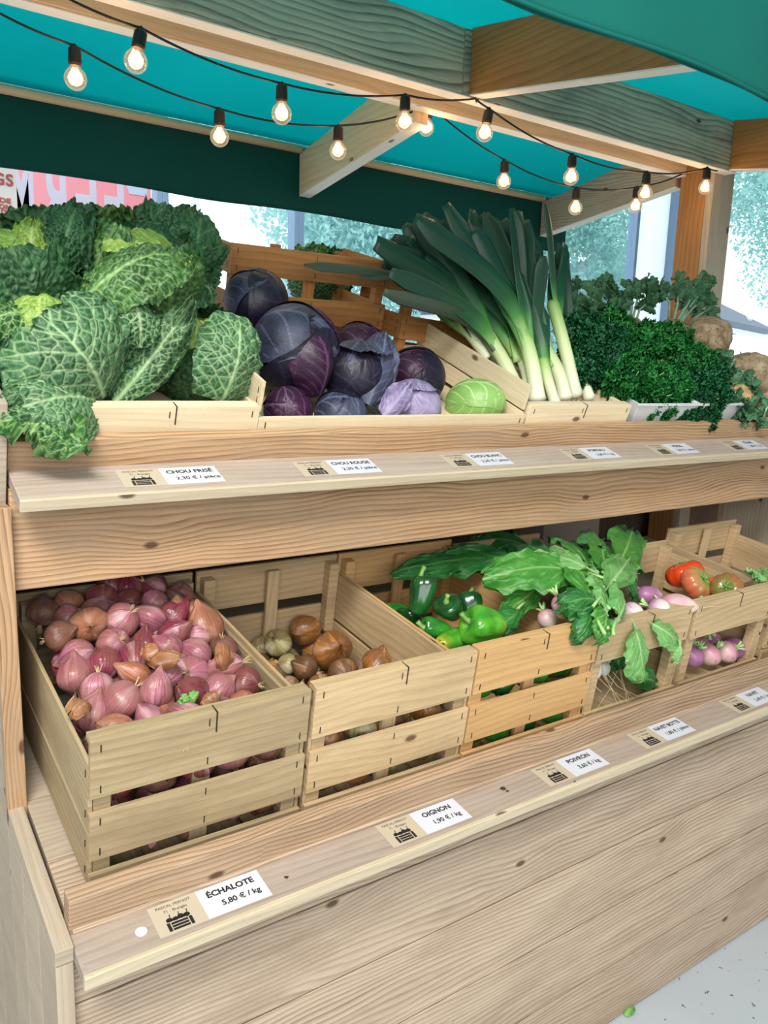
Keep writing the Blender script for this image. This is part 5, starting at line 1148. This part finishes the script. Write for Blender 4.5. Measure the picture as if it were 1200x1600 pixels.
# white tubs below the parsley
for (xa, xb, lab) in ((1.690, 1.955, 'white plastic tub under the front parsley'), (1.975, 2.16, 'grey-white tub right of the first one, under the parsley')):
    t = thing('plastic_tub', lab, 'tub', inF(FU, (xa + xb) / 2, .03, 0), (TU, 0, 0)); w = (xb - xa) / 2; b = MB()
    V = []
    for (q, z) in ((.82, 0), (1, .078), (.97, .078), (.80, .006)):
        for sx_, sy_ in ((-1, 0), (1, 0), (1, 1), (-1, 1)): V.append((sx_ * w * q, (1 - q) * .08 if sy_ == 0 else .34 - (1 - q) * .08, z))
    F = [(3, 2, 1, 0), (12, 13, 14, 15)]
    for l in range(3):
        for j in range(4): F.append((l * 4 + j, l * 4 + (j + 1) % 4, (l + 1) * 4 + (j + 1) % 4, (l + 1) * 4 + j))
    b.add(V, F); b.build('body', M['white'], t, bevel=.003)
    b = MB(); b.box((-w - .004, -.004, .072), (w + .004, .0, .079)); b.build('rim', M['white'], t, bevel=.001)
# celeriac
def cele_mat():
    t = NT('celeriac_skin'); P = t.n('TexCoord').outputs['Object']
    c = t.ramp(t.noise(P, 28, 6, .65), [(.3, lin('#6b5640')), (.5, lin('#9a8468')), (.66, lin('#b9a488'))]); c = t.mix(t.ramp(t.noise(P, 90, 4, .7), [(.55, (0, 0, 0)), (.7, (1, 1, 1))]), c, lin('#54412f'))
    return t.done(t.bsdf(c, .75, t.bump(t.noise(P, 45, 6, .7), .9, .006), .2))
M['cele'] = cele_mat(); M['cele_cut'] = plain('cut_celeriac_flesh', '#d6b27c', .6, '#b07c48', 26, .6)
def lobed3(seed):
    return lambda U, V: np.clip(np.sin(math.pi * np.clip(U, 0, 1)) ** .7 * (.75 + .35 * np.abs(np.sin(U * 9.4 + seed))), .03, 2)
def celeriac(px, py, Y, rpx, label, seed, mat='cele', sz=.9, nz=.07, greens_=None):
    c, R = pl_(px, py, Y, rpx); t = thing('celeriac', label, 'celeriac', c, group='celeriac roots at the right'); b = MB()
    b.grid(sphere_pts(R, 54, 70, sz, nz, 3.2, seed)); b.build('root', M[mat], t, smooth=True); b = MB(); r = np.random.default_rng(seed)
    for k in range(26): d = r.normal(size=3); d[2] -= .6; d /= np.linalg.norm(d); b.tube([d * R * .85, d * R * 1.03, d * R * 1.1 + r.normal(size=3) * .006], [.003, .002, .0006], 5)
    b.build('rootlets', M['cele'], t, smooth=True)
    if greens_:
        b = MB(); lumps = []
        for (ex, ey, eY) in greens_:
            e = atY(ex, ey, eY) - c; m = e * .5 + np.array([0, -.008, .016]) + r.normal(size=3) * .006; s0 = e / np.linalg.norm(e) * R * .8; b.tube([s0, m, e], [.0042, .0034, .0020], 7); lumps.append((c + e, .030)); lumps.append((c + e * .82, .028)); lumps.append((c + e * .62 + (0, 0, .01), .024))
        b.build('leaf_stalks', M['stalk_grey'], t, smooth=True); b = MB(); VA = []; RA = []
        for (lc, lr) in lumps:
            ax_ = (lc - c); ax_ = ax_ / np.linalg.norm(ax_)
            for q in range(8):
                d = ax_ * .8 + r.normal(size=3) * .65; d /= np.linalg.norm(d); p0 = lc + d * .004; L = lr * (.9 + .7 * r.random())
                P, ve, ri = free_leaf(p0 - c, p0 + d * L - c, TOCAM(c) + r.normal(size=3) * .8, L * .36, .004, -.004, .004, None, 0, 16, 10, int(r.integers(9999)), lobed3(int(r.integers(99))), 4, .001, .0012, 8)
                b.grid(P); VA.append(ve.ravel()); RA.append(ri.ravel())
        b.build('leaves', M['cel'], t, smooth=True, attr={'vein': np.concatenate(VA), 'rim': np.concatenate(RA)})
    return t
M['stalk_grey'] = plain('grey_green_stalk', '#7fa088', .5, '#a8c4a8', 30)
celeriac(1101, 530, 1.50, 39, 'round brown celeriac in front of the corner post', 1)
celeriac(1172, 590, 1.46, 44, 'big brown celeriac at the right edge', 2)
celeriac(1196, 628, 1.42, 36, 'reddish brown celeriac low at the right edge', 3)
celeriac(1148, 622, 1.36, 26, 'trimmed celeriac with a pale orange cut face', 4, 'cele_cut', .8, .14)
celeriac(1112, 605, 1.40, 19, 'small pale celeriac between the parsley and the big roots', 5, 'cele_cut', .9, .08)
celeriac(1140, 648, 1.36, 13, 'little brown root chip below the cut celeriac', 6)
celeriac(1050, 520, 1.56, 24, 'celeriac with long grey-green stalks fanning to the right', 7, greens_=[(1108, 448, 1.62), (1100, 465, 1.6), (1112, 480, 1.6), (1085, 450, 1.62), (1060, 442, 1.62), (1104, 500, 1.58), (1030, 450, 1.6), (1095, 440, 1.64), (1075, 470, 1.6)])
celeriac(985, 515, 1.60, 22, 'celeriac with drooping leaves behind the parsley', 8, greens_=[(905, 455, 1.62), (930, 448, 1.64), (955, 450, 1.64), (985, 455, 1.62), (1000, 448, 1.64), (920, 480, 1.58), (895, 480, 1.58), (1015, 470, 1.6), (890, 500, 1.55), (940, 500, 1.55), (970, 480, 1.55)])
celeriac(1190, 650, 1.30, 5, 'bundle of grey-green celery leaves at the right edge over the lip', 9, greens_=[(1165, 640, 1.30), (1180, 655, 1.29), (1150, 632, 1.32), (1205, 640, 1.3), (1160, 655, 1.30)])
celeriac(1150, 570, 1.45, 12, 'small celeriac with looping stalks between the two big roots', 10, greens_=[(1130, 575, 1.42), (1140, 600, 1.41), (1165, 598, 1.40), (1128, 590, 1.41), (1175, 610, 1.4), (1120, 560, 1.43)])

# ------------------------------------------------------------------ odds and ends
t = bpy.data.objects['savoy_cabbage']
savoy(500, 440, 1.98, .07, (0, -.3, 1), 'savoy cabbage glimpsed through the slats behind the tilted orange crate', 61, nl=5, outer='savoy', heart='savoy')
b = MB(); pts = [atY(*p, 1.86) for p in ((1058, 796), (1062, 806), (1076, 820), (1087, 832), (1070, 836), (1052, 842), (1042, 856), (1040, 868))]; b.tube(pts, .004, 8); tag(b.build('power_cable', M['black'], smooth=True), 'black cable curling down behind the tomato crate', 'cable')
bx = thing('cardboard_box', 'brown cardboard box standing in the dark at the right edge of the lower tier', 'box', (2.42 + .35, 1.72, .86)); b = MB(); b.box((-.14, -.09, 0), (.14, .1, .22)); b.build('carton', M['cardboard'], bx, bevel=.002)
b = MB(); b.box((-.14, -.092, .221), (-.01, .1, .224)); b.box((.01, -.092, .221), (.14, .1, .224)); b.build('flap', M['cardboard'], bx)
bx = thing('cardboard_box', 'pale flattened carton behind the turnip leaves under the front beam', 'box', (2.02, 1.82, .87)); b = MB(); b.box((-.15, -.06, 0), (.12, .08, .17)); b.build('carton', plain('pale_carton', '#a59a90', .8), bx, bevel=.002)
sc_ = thing('leaf_scrap', 'small green leaf scrap on the floor at the foot of the cladding', 'leaf scrap', (float(ray(984, 1584)[0] / -ray(984, 1584)[2] * H), float(ray(984, 1584)[1] / -ray(984, 1584)[2] * H), .001)); q = np.array(sc_.location)
leaf_obj(free_leaf(q + (-.018, 0, .004), q + (.02, .005, .006), (0, -.2, 1), .011, .006, -.003, .003, None, 0, 18, 14, 71), M['green1'], sc_)
for i, (px, py, s_) in enumerate(((786, 1233, .007), (793, 1237, .004), (898, 1222, .003), (560, 1262, .004), (447, 1372, .004))):
    r0 = np.random.default_rng(i); p = onplane(px, py, 0, (np.array([0, .99 + .0525 * math.sin(TL), .782 - .0525 * math.cos(TL)]), FL[1], FL[2])); t = thing('dry_leaf_crumb', ['largest dark crumb of dry leaf on the lower ledge, left of the poivron card', 'smaller dark crumb touching the largest one', 'tiny dark crumb right above the poivron card', 'dark crumb on the ledge just left of the oignon card', 'dark crumb between the échalote and oignon cards, nearer the échalote one'][i], 'crumb', p, group='dry crumbs on the lower ledge')
    b = MB(); n = 9; b.add([(0, 0, .0025)] + [(s_ * (.6 + .5 * r0.random()) * math.cos(6.283 * k / n), s_ * (.5 + .4 * r0.random()) * math.sin(6.283 * k / n), .0006 + .002 * r0.random()) for k in range(n)], [(0, 1 + k, 1 + (k + 1) % n) for k in range(n)]); b.build('crumb', plain('dry_leaf', '#3a2a1e', .8), t, smooth=False)
# prototypes never placed are removed
for m, p in protos:
    if p.name not in used:
        for ch in list(p.children): bpy.data.objects.remove(ch)
        bpy.data.objects.remove(p)
